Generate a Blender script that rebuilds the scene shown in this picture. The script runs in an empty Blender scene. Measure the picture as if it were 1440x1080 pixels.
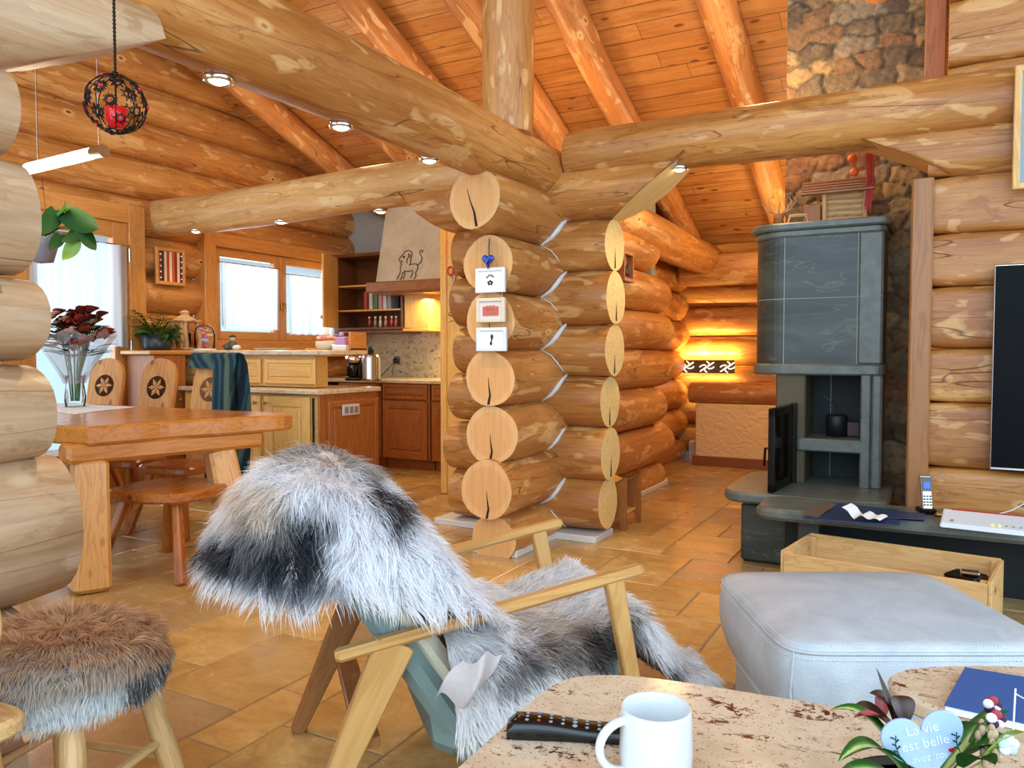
import bpy, math, random
import numpy as np
from mathutils import Vector, Matrix
from math import sin, cos, pi, radians, tan, sqrt, atan2
random.seed(7); np.random.seed(7)
scene = bpy.context.scene
COL = scene.collection

# ------------------------------------------------------------------ camera
H = 1.18; YAW = radians(28.4); PITCH = radians(2.3); F = 1100.0
cd = bpy.data.cameras.new('camera'); cam = bpy.data.objects.new('camera', cd); COL.objects.link(cam)
cd.sensor_width = 36; cd.lens = F/1440*36; cd.clip_start = .02; cd.clip_end = 200
cam.location = (0, 0, H); cam.rotation_euler = (pi/2-PITCH, 0, YAW)
scene.camera = cam
# ------------------------------------------------------------------ world, exposure
w = bpy.data.worlds.new('world'); scene.world = w; w.use_nodes = True
nt = w.node_tree; nt.nodes.clear()
bg = nt.nodes.new('ShaderNodeBackground'); wo = nt.nodes.new('ShaderNodeOutputWorld')
bg.inputs[0].default_value = (.62, .81, 1.0, 1); bg.inputs[1].default_value = 2.5
nt.links.new(bg.outputs[0], wo.inputs[0])
vs = scene.view_settings
vs.view_transform = 'Standard'; vs.look = 'None'; vs.gamma = 1; vs.use_curve_mapping = False
vs.exposure = 0.14
cy = scene.cycles
cy.max_bounces = 7; cy.diffuse_bounces = 4; cy.glossy_bounces = 3; cy.transmission_bounces = 5; cy.transparent_max_bounces = 10
cy.sample_clamp_indirect = 6; cy.caustics_reflective = False; cy.caustics_refractive = False

def light(name, kind, loc, energy, color, rot=(0, 0, 0), size=.1, sy=None, spot=None, blend=.6):
    l = bpy.data.lights.new(name, kind); l.energy = energy; l.color = color
    if kind == 'AREA':
        l.size = size
        if sy: l.shape = 'RECTANGLE'; l.size_y = sy
    elif kind in ('POINT', 'SPOT'):
        l.shadow_soft_size = size
        if spot: l.spot_size = spot; l.spot_blend = blend
    o = bpy.data.objects.new(name, l); COL.objects.link(o); o.location = loc; o.rotation_euler = rot
    return o
WARM = (1, .70, .36); DAY = (.66, .84, 1)
# daylight of the large glazing behind the camera
light('glazing_daylight', 'AREA', (-.2, -1.6, 2.1), 62, DAY, (radians(82), 0, 0), 4.5, 2.4)
# daylight of the terrace door and the kitchen window, both in the far left wall
light('side_glazing_daylight', 'AREA', (3.1, 1.2, 1.6), 42, DAY, (radians(90), 0, radians(90)), 2.2, 1.8)
light('door_daylight', 'AREA', (-7.3, 3.5, 1.5), 42, (.85, .93, 1), (0, radians(-90), 0), 1.9, 1.2)
light('window_daylight', 'AREA', (-6.8, 6.0, 1.85), 36, (.85, .93, 1), (0, radians(-90), 0), .9, 1.7)
# warm strip lamps lying on top of the tie beams, lighting the plank roof
UP = (1, .65, .30)
for q, (x, y, z, e) in enumerate([(-.95, 4.9, 2.72, 22), (-1.7, 5.6, 2.35, 11), (-2.6, 5.3, 2.75, 16), (-3.9, 4.9, 2.75, 14), (-5.0, 5.2, 2.7, 7), (-3.2, 2.6, 2.75, 8), (-1.3, 7.2, 2.0, 7)]):
    light('uplight', 'POINT', (x, y, z), e, UP, size=.12)

# ------------------------------------------------------------------ pixel -> point
def ray(u, v):
    a, b = (u-720)/F, (540-v)/F
    d = Vector((a, b*sin(PITCH)*1.0 + cos(PITCH), b*cos(PITCH)-sin(PITCH)))
    # camera ground frame: right, forward, up
    c, s = cos(YAW), sin(YAW)
    fw = d.y
    return Vector((a*c - fw*s, a*s + fw*c, d.z))
def P(u, v, x=None, y=None, z=None, d=None):
    r = ray(u, v)
    if x is not None: t = x/r.x
    elif y is not None: t = y/r.y
    elif z is not None: t = (z-H)/r.z
    else: t = d/(-r.x*sin(YAW)+r.y*cos(YAW))
    return Vector((0, 0, H)) + r*t
def W(r, d, z=0):
    c, s = cos(YAW), sin(YAW)
    return Vector((c*r - s*d, s*r + c*d, z))

# ------------------------------------------------------------------ materials
def lin(h):
    h = h.lstrip('#'); o = []
    for i in (0, 2, 4):
        c = int(h[i:i+2], 16)/255
        o.append(c/12.92 if c <= .04045 else ((c+.055)/1.055)**2.4)
    return (o[0], o[1], o[2], 1)
class NT:
    def __init__(s, name):
        s.m = bpy.data.materials.new(name); s.m.use_nodes = True
        s.t = s.m.node_tree; s.t.nodes.clear()
        s.out = s.n('OutputMaterial'); s.b = s.n('BsdfPrincipled'); s.l(s.b.outputs[0], s.out.inputs[0])
    def n(s, k, **kw):
        o = s.t.nodes.new('ShaderNode'+k)
        for a, b in kw.items(): setattr(o, a, b)
        return o
    def l(s, a, b): s.t.links.new(a, b)
    def attr(s, name='wc', out='Vector'):
        return s.n('Attribute', attribute_name=name).outputs[out]
    def obj(s): return s.n('TexCoord').outputs['Object']
    def scale(s, v, sc, off=(0, 0, 0)):
        m = s.n('Mapping'); s.l(v, m.inputs[0]); m.inputs['Scale'].default_value = sc; m.inputs['Location'].default_value = off
        return m.outputs[0]
    def noise(s, v, sc, det=3, rough=.5, dist=0, out=0):
        o = s.n('TexNoise'); s.l(v, o.inputs['Vector']); o.inputs['Scale'].default_value = sc
        o.inputs['Detail'].default_value = det; o.inputs['Roughness'].default_value = rough; o.inputs['Distortion'].default_value = dist
        return o.outputs[out]
    def vor(s, v, sc, feat='F1', out='Distance', rnd=1):
        o = s.n('TexVoronoi', feature=feat); s.l(v, o.inputs['Vector']); o.inputs['Scale'].default_value = sc
        o.inputs['Randomness'].default_value = rnd
        return o.outputs[out]
    def ramp(s, f, *stops, interp='LINEAR'):
        o = s.n('ValToRGB'); s.l(f, o.inputs[0]); o.color_ramp.interpolation = interp
        e = o.color_ramp.elements
        while len(e) < len(stops): e.new(.5)
        for el, (p, c) in zip(e, stops):
            el.position = p; el.color = c if not isinstance(c, (int, float)) else (c, c, c, 1)
        return o.outputs[0]
    def mix(s, f, a, b, mode='MIX'):
        o = s.n('Mix', data_type='RGBA', blend_type=mode)
        for i, x in ((0, f), (6, a), (7, b)):
            if hasattr(x, 'links'): s.l(x, o.inputs[i])
            else: o.inputs[i].default_value = x
        return o.outputs[2]
    def math(s, op, a, b=0, c=None):
        o = s.n('Math', operation=op)
        for i, x in enumerate((a, b) if c is None else (a, b, c)):
            if hasattr(x, 'links'): s.l(x, o.inputs[i])
            else: o.inputs[i].default_value = x
        return o.outputs[0]
    def set(s, col=None, rough=None, metal=None, bump=None, bs=.3, bd=.01, **kw):
        for k, x in (('Base Color', col), ('Roughness', rough), ('Metallic', metal)):
            if x is None: continue
            if hasattr(x, 'links'): s.l(x, s.b.inputs[k])
            else: s.b.inputs[k].default_value = x
        if bump is not None:
            b = s.n('Bump'); b.inputs['Strength'].default_value = bs; b.inputs['Distance'].default_value = bd
            s.l(bump, b.inputs['Height']); s.l(b.outputs[0], s.b.inputs['Normal'])
        for k, x in kw.items(): s.b.inputs[k.replace('_', ' ')].default_value = x
        return s.m

def log_wood(name, light_, mid, dark, pale, rough=.42, patches=.62, sat=1):
    t = NT(name); p = t.attr()
    g = t.noise(t.scale(p, (1.1, 16, 16)), 1.0, 5, .62, .6)
    col = t.ramp(g, (.25, dark), (.45, mid), (.62, light_), (.8, mid))
    tone = t.noise(t.scale(p, (.7, 2.0, 2.0)), 1.0, 2)
    col = t.mix(t.ramp(tone, (.38, 0.0), (.62, .72)), col, dark)
    fine = t.noise(t.scale(p, (9, 120, 120)), 1.0, 2)
    col = t.mix(.22, col, t.ramp(fine, (.3, dark), (.7, light_)), 'MIX')
    # flattened drawknife patches with contour rings
    pw = t.noise(t.scale(p, (2.3, 7.5, 7.5), (3, 1, 2)), 1.0, 2.2, .45, .4)
    ring = t.math('SINE', t.math('MULTIPLY', pw, 130))
    inner = t.mix(t.ramp(ring, (.55, 0.0), (1.0, .35)), pale, mid)
    col = t.mix(t.ramp(pw, (patches, 0.0), (patches+.02, .62)), col, inner)
    pw2 = t.noise(t.scale(p, (5, 15, 15), (13, 7, 5)), 1.0, 1.5, .4, .4)
    col = t.mix(t.ramp(pw2, (patches+.03, 0.0), (patches+.05, .5)), col, pale)
    # darker cambium smears
    sm = t.noise(t.scale(p, (3.4, 13, 13), (7, 3, 1)), 1.0, 5, .72, 1.1)
    col = t.mix(t.ramp(sm, (.55, 0.0), (.62, .6)), col, dark)
    # knots
    kv = t.vor(t.scale(p, (3.0, 5.5, 5.5)), 1.0)
    col = t.mix(t.ramp(kv, (.10, .7), (.17, 0.0)), col, pale)
    col = t.mix(t.ramp(kv, (.045, .9), (.08, 0.0)), col, lin('#5a2c12'))
    # long drying cracks
    cr = t.noise(t.scale(p, (.5, 7, 7), (2, 9, 4)), 1.0, 1, .5, .1)
    crm = t.ramp(t.math('ABSOLUTE', t.math('SUBTRACT', cr, .415)), (.0012, 1.0), (.0035, 0.0))
    col = t.mix(t.math('MULTIPLY', crm, .75), col, lin('#3a1c0c'))
    bump = t.math('SUBTRACT', t.math('ADD', t.math('MULTIPLY', g, .5), t.math('MULTIPLY', tone, 1.5)), t.math('MULTIPLY', crm, 1.0))
    return t.set(col, rough, bump=bump, bs=.35, bd=.012)
def plain_wood(name, a, b, rough=.4, sc=1.0, knots=True, spec=.5, knot='#6b3415'):
    t = NT(name); p = t.attr()
    wv = t.noise(t.scale(p, (1.6*sc, 13*sc, 13*sc)), 1.0, 4, .6, 1.0)
    rg = t.math('SINE', t.math('MULTIPLY', wv, 38))
    col = t.mix(t.ramp(rg, (.0, 0.0), (1.0, .75)), a, b)
    fi = t.noise(t.scale(p, (8, 160, 160)), 1.0, 2)
    col = t.mix(t.ramp(fi, (.35, .3), (.6, 0.0)), col, b)
    if knots:
        kv = t.vor(t.scale(p, (3.1, 6, 6)), 1.0)
        col = t.mix(t.ramp(kv, (.06, .85), (.13, 0.0)), col, lin(knot))
    return t.set(col, rough, bump=wv, bs=.12, bd=.004)
def flat(name, c, rough=.5, metal=0, bump=0, bsc=60, **kw):
    t = NT(name); c = lin(c) if isinstance(c, str) else c
    if bump:
        nz = t.noise(t.obj(), bsc, 4)
        col = t.mix(t.ramp(nz, (.3, .25), (.7, 0.0)), c, tuple(x*.6 for x in c[:3])+(1,))
        return t.set(col, rough, metal, bump=nz, bs=bump, bd=.004, **kw)
    return t.set(c, rough, metal, **kw)
def emis(name, c, s):
    t = NT(name); c = lin(c)
    return t.set(c, .5, Emission_Color=c, Emission_Strength=s)
def glass(name, tint='#ffffff', gl=.06):
    t = NT(name); tr = t.n('BsdfTransparent'); tr.inputs[0].default_value = lin(tint)
    g = t.n('BsdfGlossy'); g.inputs['Roughness'].default_value = .03
    m = t.n('MixShader'); fr = t.n('Fresnel'); fr.inputs[0].default_value = 1.18
    t.l(t.math('ADD', fr.outputs[0], gl-.04), m.inputs[0]); t.l(tr.outputs[0], m.inputs[1]); t.l(g.outputs[0], m.inputs[2])
    t.l(m.outputs[0], t.out.inputs[0]); return t.m
def cloth(name, c, rough=.9, trans=.55, bsc=400):
    t = NT(name); d = t.n('BsdfDiffuse'); tl = t.n('BsdfTranslucent'); tp = t.n('BsdfTransparent')
    d.inputs[0].default_value = lin(c); tl.inputs[0].default_value = lin(c)
    m = t.n('MixShader'); m.inputs[0].default_value = trans
    t.l(d.outputs[0], m.inputs[1]); t.l(tl.outputs[0], m.inputs[2])
    m2 = t.n('MixShader'); m2.inputs[0].default_value = .25
    t.l(m.outputs[0], m2.inputs[1]); t.l(tp.outputs[0], m2.inputs[2]); t.l(m2.outputs[0], t.out.inputs[0]); return t.m

M = {}
M['log'] = log_wood('peeled_spruce', lin('#d29852'), lin('#ba7a38'), lin('#8c4e1e'), lin('#dbac70'))
M['log_warm'] = log_wood('warm_spruce', lin('#d8a05c'), lin('#c58642'), lin('#985722'), lin('#e2b678'))
M['log_grey'] = log_wood('pale_planed_spruce', lin('#c9aa88'), lin('#b99672'), lin('#9a7650'), lin('#d2b594'), rough=.42, patches=.66)
M['log_pale'] = log_wood('pale_warm_spruce', lin('#e6be82'), lin('#d6a666'), lin('#b47c40'), lin('#eccb96'))
M['rafter'] = log_wood('rafter_spruce', lin('#dba063'), lin('#c98647'), lin('#9c5a27'), lin('#e9bd80'))
def endgrain():
    t = NT('end_grain'); p = t.attr('wc')
    sx = t.n('SeparateXYZ'); t.l(p, sx.inputs[0])
    cb = t.n('CombineXYZ'); t.l(sx.outputs[1], cb.inputs[1]); t.l(sx.outputs[2], cb.inputs[2])
    ln = t.n('VectorMath', operation='LENGTH'); t.l(cb.outputs[0], ln.inputs[0])
    n = t.noise(t.scale(p, (20, 5, 5)), 1.0, 3)
    r = t.math('SINE', t.math('ADD', t.math('MULTIPLY', ln.outputs['Value'], 520), t.math('MULTIPLY', n, 9)))
    col = t.mix(t.ramp(r, (.1, 0.0), (1.0, .35)), lin('#d9a062'), lin('#c48a4c'))
    col = t.mix(t.ramp(ln.outputs['Value'], (.125, 0.0), (.14, .35)), col, lin('#e6bc84'))
    n2 = t.noise(t.scale(p, (5, 60, 3)), 1.0, 3)
    col = t.mix(t.ramp(n2, (.45, .0), (.7, .3)), col, lin('#b87636'))
    return t.set(col, .6, bump=n2, bs=.15)
M['end'] = endgrain()
M['end_yellow'] = plain_wood('cut_face_yellow', lin('#ecc884'), lin('#d9ab60'), .55, 1.2, False)
M['crack'] = flat('crack_dark', '#2a1208', .9)
M['chink'] = flat('white_sealing_strip', '#d8d4ce', .6, bump=.1)
M['pine'] = plain_wood('varnished_pine', lin('#d08a3e'), lin('#b8702a'), .22, knot='#5a2208')
M['pine_leg'] = plain_wood('pine_leg', lin('#e0a860'), lin('#c98a42'), .35, knot='#6a2e10')
M['seatwood'] = plain_wood('dark_honey_wood', lin('#b46a2c'), lin('#8d4a18'), .25)
M['chairback'] = plain_wood('chair_pine', lin('#d89c58'), lin('#c28040'), .6, .8)
M['trim'] = plain_wood('orange_trim', lin('#d3944c'), lin('#c07c38'), .35, 1, False)
M['cab'] = plain_wood('honey_cabinet', lin('#efbf6c'), lin('#dfa650'), .3, 1, False)
M['cabint'] = plain_wood('shaded_cabinet', lin('#74441f'), lin('#5c3214'), .35, 1, False)  # brown cabinet wood with the shade inside the case put into its colour
M['cabdk'] = plain_wood('brown_cabinet', lin('#ac6a30'), lin('#945222'), .5, 1, False)
M['oak'] = plain_wood('light_oak', lin('#c99a5c'), lin('#b58347'), .35, .8, False)
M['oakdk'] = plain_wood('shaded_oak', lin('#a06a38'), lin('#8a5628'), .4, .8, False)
M['cratewood'] = plain_wood('crate_pine', lin('#e0b478'), lin('#cc9a58'), .6)
M['stoolwood'] = plain_wood('stool_wood', lin('#d8b07a'), lin('#c0945c'), .4)
M['drift'] = plain_wood('driftwood', lin('#d9b07c'), lin('#b88550'), .7, 2)
M['white'] = flat('white_ceramic', '#d4d8da', .15)
M['whitemat'] = flat('white_paper', '#f0efec', .8)
M['black'] = flat('black_plastic', '#0a0a0c', .12)
M['blackmat'] = flat('black_matte', '#141414', .55)
M['iron'] = flat('dark_iron', '#1c1712', .35, .7)
M['brass'] = flat('brass', '#b98b45', .3, .9)
M['steel'] = flat('brushed_steel', '#c4c4c2', .22, 1)
M['chrome'] = flat('chrome', '#e8e8e8', .1, 1)
M['pot'] = flat('dark_pot', '#26302f', .3)
M['leaf'] = flat('leaf_green', '#2f6a22', .5, bump=.1, bsc=30)
M['leafdk'] = flat('leaf_dark', '#16420f', .6, Specular_IOR_Level=.2, bump=.1, bsc=30)
M['leaflt'] = flat('leaf_light', '#7fa63a', .35, bump=.1, bsc=30)
M['red'] = flat('red_bits', '#b01818', .3)
M['redglass'] = flat('red_glass', '#c01414', .08, Emission_Color=lin('#c01414'), Emission_Strength=.25)
M['glass'] = glass('clear_glass')
M['pane'] = glass('window_glass', '#ffffff', .05)
def film():
    t = NT('cellophane_film'); tr = t.n('BsdfTransparent'); g = t.n('BsdfGlossy'); g.inputs['Roughness'].default_value = .12; d = t.n('BsdfDiffuse')
    m = t.n('MixShader'); m.inputs[0].default_value = .12; m2 = t.n('MixShader'); m2.inputs[0].default_value = .22
    t.l(tr.outputs[0], m.inputs[1]); t.l(g.outputs[0], m.inputs[2]); t.l(m.outputs[0], m2.inputs[1]); t.l(d.outputs[0], m2.inputs[2]); t.l(m2.outputs[0], t.out.inputs[0]); return t.m
M['film'] = film()
M['fireglass'] = glass('fire_door_glass', '#d8c8b0', .0)
M['fireglass'].node_tree.nodes['Fresnel'].inputs[0].default_value = 1.12
M['curtain'] = cloth('sheer_curtain', '#dbe6ee')
M['bulb'] = emis('lit_bulb', '#fff0c8', 9)
M['tube'] = emis('lit_tube', '#fff4dc', 9)
def slate():
    t = NT('green_slate'); p = t.obj()
    mp = t.n('Mapping'); t.l(p, mp.inputs[0]); mp.inputs['Rotation'].default_value = (0, radians(35), 0); mp.inputs['Scale'].default_value = (1.6, 3, 6); p = mp.outputs[0]
    a = t.noise(p, 1.3, 6, .62, .35)
    col = t.ramp(a, (.3, lin('#262c28')), (.5, lin('#363d38')), (.72, lin('#48504a')))
    v = t.noise(t.scale(p, (1, 1, 1.6), (4, 2, 1)), 1.0, 4, .55, .5)
    col = t.mix(t.ramp(t.math('ABSOLUTE', t.math('SUBTRACT', v, .56)), (.0, .35), (.012, 0.0)), col, lin('#767e74'))
    return t.set(col, .38, bump=a, bs=.15, bd=.006)
M['slate'] = slate()
def soapstone():
    t = NT('grey_soapstone'); a = t.noise(t.obj(), 14, 6, .7)
    b = t.noise(t.obj(), 3, 3)
    col = t.mix(t.ramp(b, (.3, 0.0), (.7, .5)), t.ramp(a, (.3, lin('#4c524c')), (.7, lin('#747a72'))), lin('#5a5c52'))
    return t.set(col, .36, bump=a, bs=.12, bd=.004)
M['soap'] = soapstone()
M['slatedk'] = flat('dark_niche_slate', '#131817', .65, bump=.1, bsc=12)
M['grout'] = flat('joint_grey', '#8f9690', .8)
def granite(name, base, spot, d2, sc=1.0):
    t = NT(name); p = t.obj()
    n1 = t.noise(p, 9*sc, 5, .65, .4); n2 = t.noise(p, 45*sc, 4, .7, .5); n3 = t.vor(p, 120*sc); n4 = t.noise(t.scale(p, (5, 11, 9)), 1.3*sc, 6, .72, 1.6)
    col = t.ramp(n1, (.3, base[0]), (.5, base[1]), (.7, base[2]))
    col = t.mix(t.ramp(n2, (.55, 0.0), (.62, .6)), col, base[0])
    col = t.mix(t.ramp(n3, (.14, .75), (.25, 0.0)), col, spot)
    m = t.math('MULTIPLY', t.ramp(n4, (.53, 0.0), (.60, 1.0)), t.ramp(n2, (.5, 0.0), (.54, 1.0)))
    col = t.mix(m, col, d2)
    return t.set(col, .16)
M['granite'] = granite('rosy_granite', (lin('#c9ae90'), lin('#dcc8ac'), lin('#cbb294')), lin('#7a6a58'), lin('#5e2718'))
M['worktop'] = granite('beige_granite', (lin('#d4b48a'), lin('#e6d4b4'), lin('#c8ac84')), lin('#6d5a40'), lin('#7a4a28'), 2)
M['splash'] = granite('splash_granite', (lin('#b8ab8a'), lin('#cdc0a0'), lin('#a2967a')), lin('#6e6654'), lin('#5e4a34'), 1.2)
M['leather'] = None
def leather():
    t = NT('grey_leather'); p = t.obj()
    v = t.vor(p, 230); n = t.noise(t.scale(p, (1, 1, 1)), 7, 4, .6, .6)
    col = t.ramp(n, (.3, lin('#aeb8c0')), (.7, lin('#c6ced4')))
    return t.set(col, .42, bump=t.math('ADD', t.math('MULTIPLY', v, .35), t.math('MULTIPLY', n, 1.1)), bs=.4, bd=.006)
M['leather'] = leather()
M['upholstery'] = flat('teal_grey_fabric', '#7d928c', .85, bump=.3, bsc=300)
M['cream'] = flat('cream_fabric', '#d6cdb4', .85, bump=.1, bsc=200)
M['suede'] = flat('sheepskin_suede', '#c6bcb8', .9, bump=.15, bsc=90)
M['plaster'] = flat('grey_plaster', '#aba69c', .9, bump=.2, bsc=25)
M['hood'] = None
def hood():
    t = NT('parchment_hood'); n = t.noise(t.obj(), 5, 5, .6, .8)
    return t.set(t.ramp(n, (.3, lin('#b5a88c')), (.7, lin('#cfc3a6'))), .45, bump=n, bs=.6, bd=.02)
M['hood'] = hood()
def stucco():
    t = NT('rough_stucco'); n = t.noise(t.scale(t.obj(), (1, 1, 1.6)), 9, 5, .55, 1.2)
    return t.set(lin('#e8c692'), .8, bump=n, bs=.9, bd=.03)
M['stucco'] = stucco()
M['plinth'] = flat('white_plinth', '#d9d6d0', .5, bump=.1)
M['tileskirt'] = flat('brown_skirting', '#8a4e26', .4)
M['shawl'] = None
def shawl():
    t = NT('striped_shawl'); p = t.attr('wc')
    sx = t.n('SeparateXYZ'); t.l(p, sx.inputs[0])
    r = t.math('SINE', t.math('MULTIPLY', sx.outputs[1], 60))
    r2 = t.math('SINE', t.math('MULTIPLY', sx.outputs[1], 23))
    col = t.mix(t.ramp(r, (.3, 0.0), (.7, 1.0)), lin('#17303a'), lin('#2c5560'))
    col = t.mix(t.ramp(r2, (.55, 0.0), (.8, .7)), col, lin('#5c7058'))
    n = t.noise(p, 260, 2)
    return t.set(col, .95, bump=n, bs=.5, bd=.004)
M['shawl'] = shawl()
def fur():
    t = NT('fur'); c = t.n('Attribute', attribute_name='fc').outputs['Color']
    m = t.set(c, .65); t.b.inputs['Specular IOR Level'].default_value = .25
    tl = t.n('BsdfTranslucent'); t.l(c, tl.inputs[0]); mx = t.n('MixShader'); mx.inputs[0].default_value = .55
    t.l(t.b.outputs[0], mx.inputs[1]); t.l(tl.outputs[0], mx.inputs[2]); t.l(mx.outputs[0], t.out.inputs[0])
    return m
M['fur'] = fur()

# ------------------------------------------------------------------ mesh builder
class MB:
    def __init__(s): s.v = []; s.f = []; s.m = []; s.w = []; s.sm = []
    def add(s, vs_, fs, mi=0, wc=None, smooth=False):
        b = len(s.v); s.v += [tuple(p) for p in vs_]
        s.w += [tuple(p) for p in (wc if wc is not None else vs_)]
        s.f += [tuple(i+b for i in f) for f in fs]
        s.m += [mi]*len(fs) if isinstance(mi, int) else list(mi)
        s.sm += [smooth]*len(fs)
        return b
    def build(s, name, mats, parent=None, loc=None, rz=0):
        me = bpy.data.meshes.new(name); me.from_pydata(s.v, [], s.f); me.update()
        for m in (mats if isinstance(mats, (list, tuple)) else [mats]): me.materials.append(M[m] if isinstance(m, str) else m)
        me.polygons.foreach_set('material_index', s.m); me.polygons.foreach_set('use_smooth', s.sm)
        a = me.attributes.new('wc', 'FLOAT_VECTOR', 'POINT'); a.data.foreach_set('vector', [c for p in s.w for c in p])
        o = bpy.data.objects.new(name, me); COL.objects.link(o)
        if loc is not None: o.location = loc
        o.rotation_euler.z = rz
        if parent: o.parent = parent
        return o
    def box(s, c, size, mi=0, bev=.004, rot=None, axis=None):
        """bevelled box; rot = Matrix 3x3 or z angle"""
        hx, hy, hz = [q/2 for q in size]; b = min(bev, hx*.9, hy*.9, hz*.9)
        R = Matrix.Rotation(rot, 3, 'Z') if isinstance(rot, (int, float)) else (rot or Matrix.Identity(3))
        c = Vector(c); loc = []; idx = {}
        for sx in (-1, 1):
            for sy in (-1, 1):
                for sz in (-1, 1):
                    for ax in range(3):
                        p = [sx*(hx-b), sy*(hy-b), sz*(hz-b)]
                        p[ax] = (sx*hx, sy*hy, sz*hz)[ax]
                        idx[(sx, sy, sz, ax)] = len(loc); loc.append(Vector(p))
        F_ = []
        S = (-1, 1)
        def K(sg, ax): return idx[(sg[0], sg[1], sg[2], ax)]
        for ax in range(3):
            o1, o2 = (ax+1) % 3, (ax+2) % 3
            for sa in S:
                q = []
                for s1, s2 in ((-1, -1), (1, -1), (1, 1), (-1, 1)):
                    sg = [0, 0, 0]; sg[ax] = sa; sg[o1] = s1; sg[o2] = s2; q.append(K(sg, ax))
                F_.append(q if sa > 0 else q[::-1])
        for ax in range(3):
            o1, o2 = (ax+1) % 3, (ax+2) % 3
            for s1 in S:
                for s2 in S:
                    a = [0, 0, 0]; a[o1] = s1; a[o2] = s2; a[ax] = -1; bq = list(a); bq[ax] = 1
                    q = [K(a, o1), K(bq, o1), K(bq, o2), K(a, o2)]
                    F_.append(q if s1*s2 < 0 else q[::-1])
        for sx in S:
            for sy in S:
                for sz in S:
                    q = [K((sx, sy, sz), i) for i in range(3)]
                    F_.append(q if sx*sy*sz > 0 else q[::-1])
        if axis is None: axis = max(range(3), key=lambda i: size[i])
        off = random.random()*40
        o1, o2 = (axis+1) % 3, (axis+2) % 3
        wc = [(p[axis]+off, p[o1]+off*.3, p[o2]) for p in loc]
        s.add([R@p + c for p in loc], F_, mi, wc)
        return s
    def beam(s, p0, p1, wd, th, mi=0, bev=.006, up=(0, 0, 1), w1=None, t1=None):
        """bar from p0 to p1, width wd along side, th along up; w1,t1 = end sizes"""
        p0, p1 = Vector(p0), Vector(p1); ax = (p1-p0); L = ax.length; ax.normalize()
        sd = ax.cross(Vector(up)).normalized(); u2 = sd.cross(ax).normalized()
        w1 = w1 or wd; t1 = t1 or th; off = random.random()*40
        vs_, wc = [], []
        secs = [(0, 1-min(.3, bev/wd*2)), (bev/L, 1), (1-bev/L, 1), (1, 1-min(.3, bev/wd*2))]
        for t, k in secs:
            a, b = (wd+(w1-wd)*t)/2*k, (th+(t1-th)*t)/2*k
            c = bev*.9
            for x, y in ((a-c, -b), (a, -b+c), (a, b-c), (a-c, b), (-a+c, b), (-a, b-c), (-a, -b+c), (-a+c, -b)):
                vs_.append(p0+ax*L*t + sd*x + u2*y); wc.append((L*t+off, x+off*.2, y))
        fs = []
        for i in range(3):
            for j in range(8): fs.append((i*8+j, i*8+(j+1) % 8, i*8+8+(j+1) % 8, i*8+8+j))
        fs.append(tuple(range(7, -1, -1))); fs.append(tuple(24+j for j in range(8)))
        s.add(vs_, fs, mi, wc); return s
    def tube(s, pts, rad, n=10, mi=0, cap=True, smooth=True, sq=1.0, capmi=None):
        pts = [Vector(p) for p in pts]; m = len(pts)
        rad = [rad]*m if isinstance(rad, (int, float)) else rad
        off = random.random()*40; vs_, wc = [], []; L = 0; prev = None
        for i, p in enumerate(pts):
            t = (pts[min(i+1, m-1)]-pts[max(i-1, 0)]).normalized()
            if prev is None:
                a = t.cross(Vector((0, 0, 1)))
                if a.length < .05: a = t.cross(Vector((1, 0, 0)))
                a.normalize()
            else:
                a = (prev - t*prev.dot(t)).normalized()
            prev = a; b = t.cross(a)
            if i: L += (p-pts[i-1]).length
            for j in range(n):
                th = 2*pi*j/n
                vs_.append(p + (a*cos(th)+b*sin(th)*sq)*rad[i]); wc.append((L+off, cos(th)*rad[i], sin(th)*rad[i]))
        fs = [(i*n+j, i*n+(j+1) % n, (i+1)*n+(j+1) % n, (i+1)*n+j) for i in range(m-1) for j in range(n)]
        s.add(vs_, fs, mi, wc, smooth)
        if cap:
            for i in (0, m-1):
                ring = vs_[i*n:(i+1)*n]
                s.add(ring, [tuple(range(n)) if i else tuple(range(n-1, -1, -1))], mi if capmi is None else capmi, wc[i*n:(i+1)*n])
        return s
    def lathe(s, prof, c=(0, 0, 0), n=24, mi=0, smooth=True, axis=None):
        c = Vector(c); vs_ = []; R = axis or Matrix.Identity(3)
        for r, z in prof:
            for j in range(n): vs_.append(c + R@Vector((r*cos(2*pi*j/n), r*sin(2*pi*j/n), z)))
        fs = [(i*n+j, i*n+(j+1) % n, (i+1)*n+(j+1) % n, (i+1)*n+j) for i in range(len(prof)-1) for j in range(n)]
        if prof[0][0] > 1e-4: fs.append(tuple(range(n-1, -1, -1)))
        if prof[-1][0] > 1e-4: fs.append(tuple((len(prof)-1)*n+j for j in range(n)))
        s.add(vs_, fs, mi, None, smooth); return s
    def ball(s, c, r, n=10, mi=0, sq=(1, 1, 1)):
        c = Vector(c); vs_ = []; m = max(5, n//2+1)
        for i in range(m+1):
            ph = pi*i/m
            for j in range(n):
                th = 2*pi*j/n
                vs_.append(c+Vector((r*sin(ph)*cos(th)*sq[0], r*sin(ph)*sin(th)*sq[1], -r*cos(ph)*sq[2])))
        fs = [(i*n+j, i*n+(j+1) % n, (i+1)*n+(j+1) % n, (i+1)*n+j) for i in range(m) for j in range(n)]
        s.add(vs_, fs, mi, None, True); return s
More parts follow.
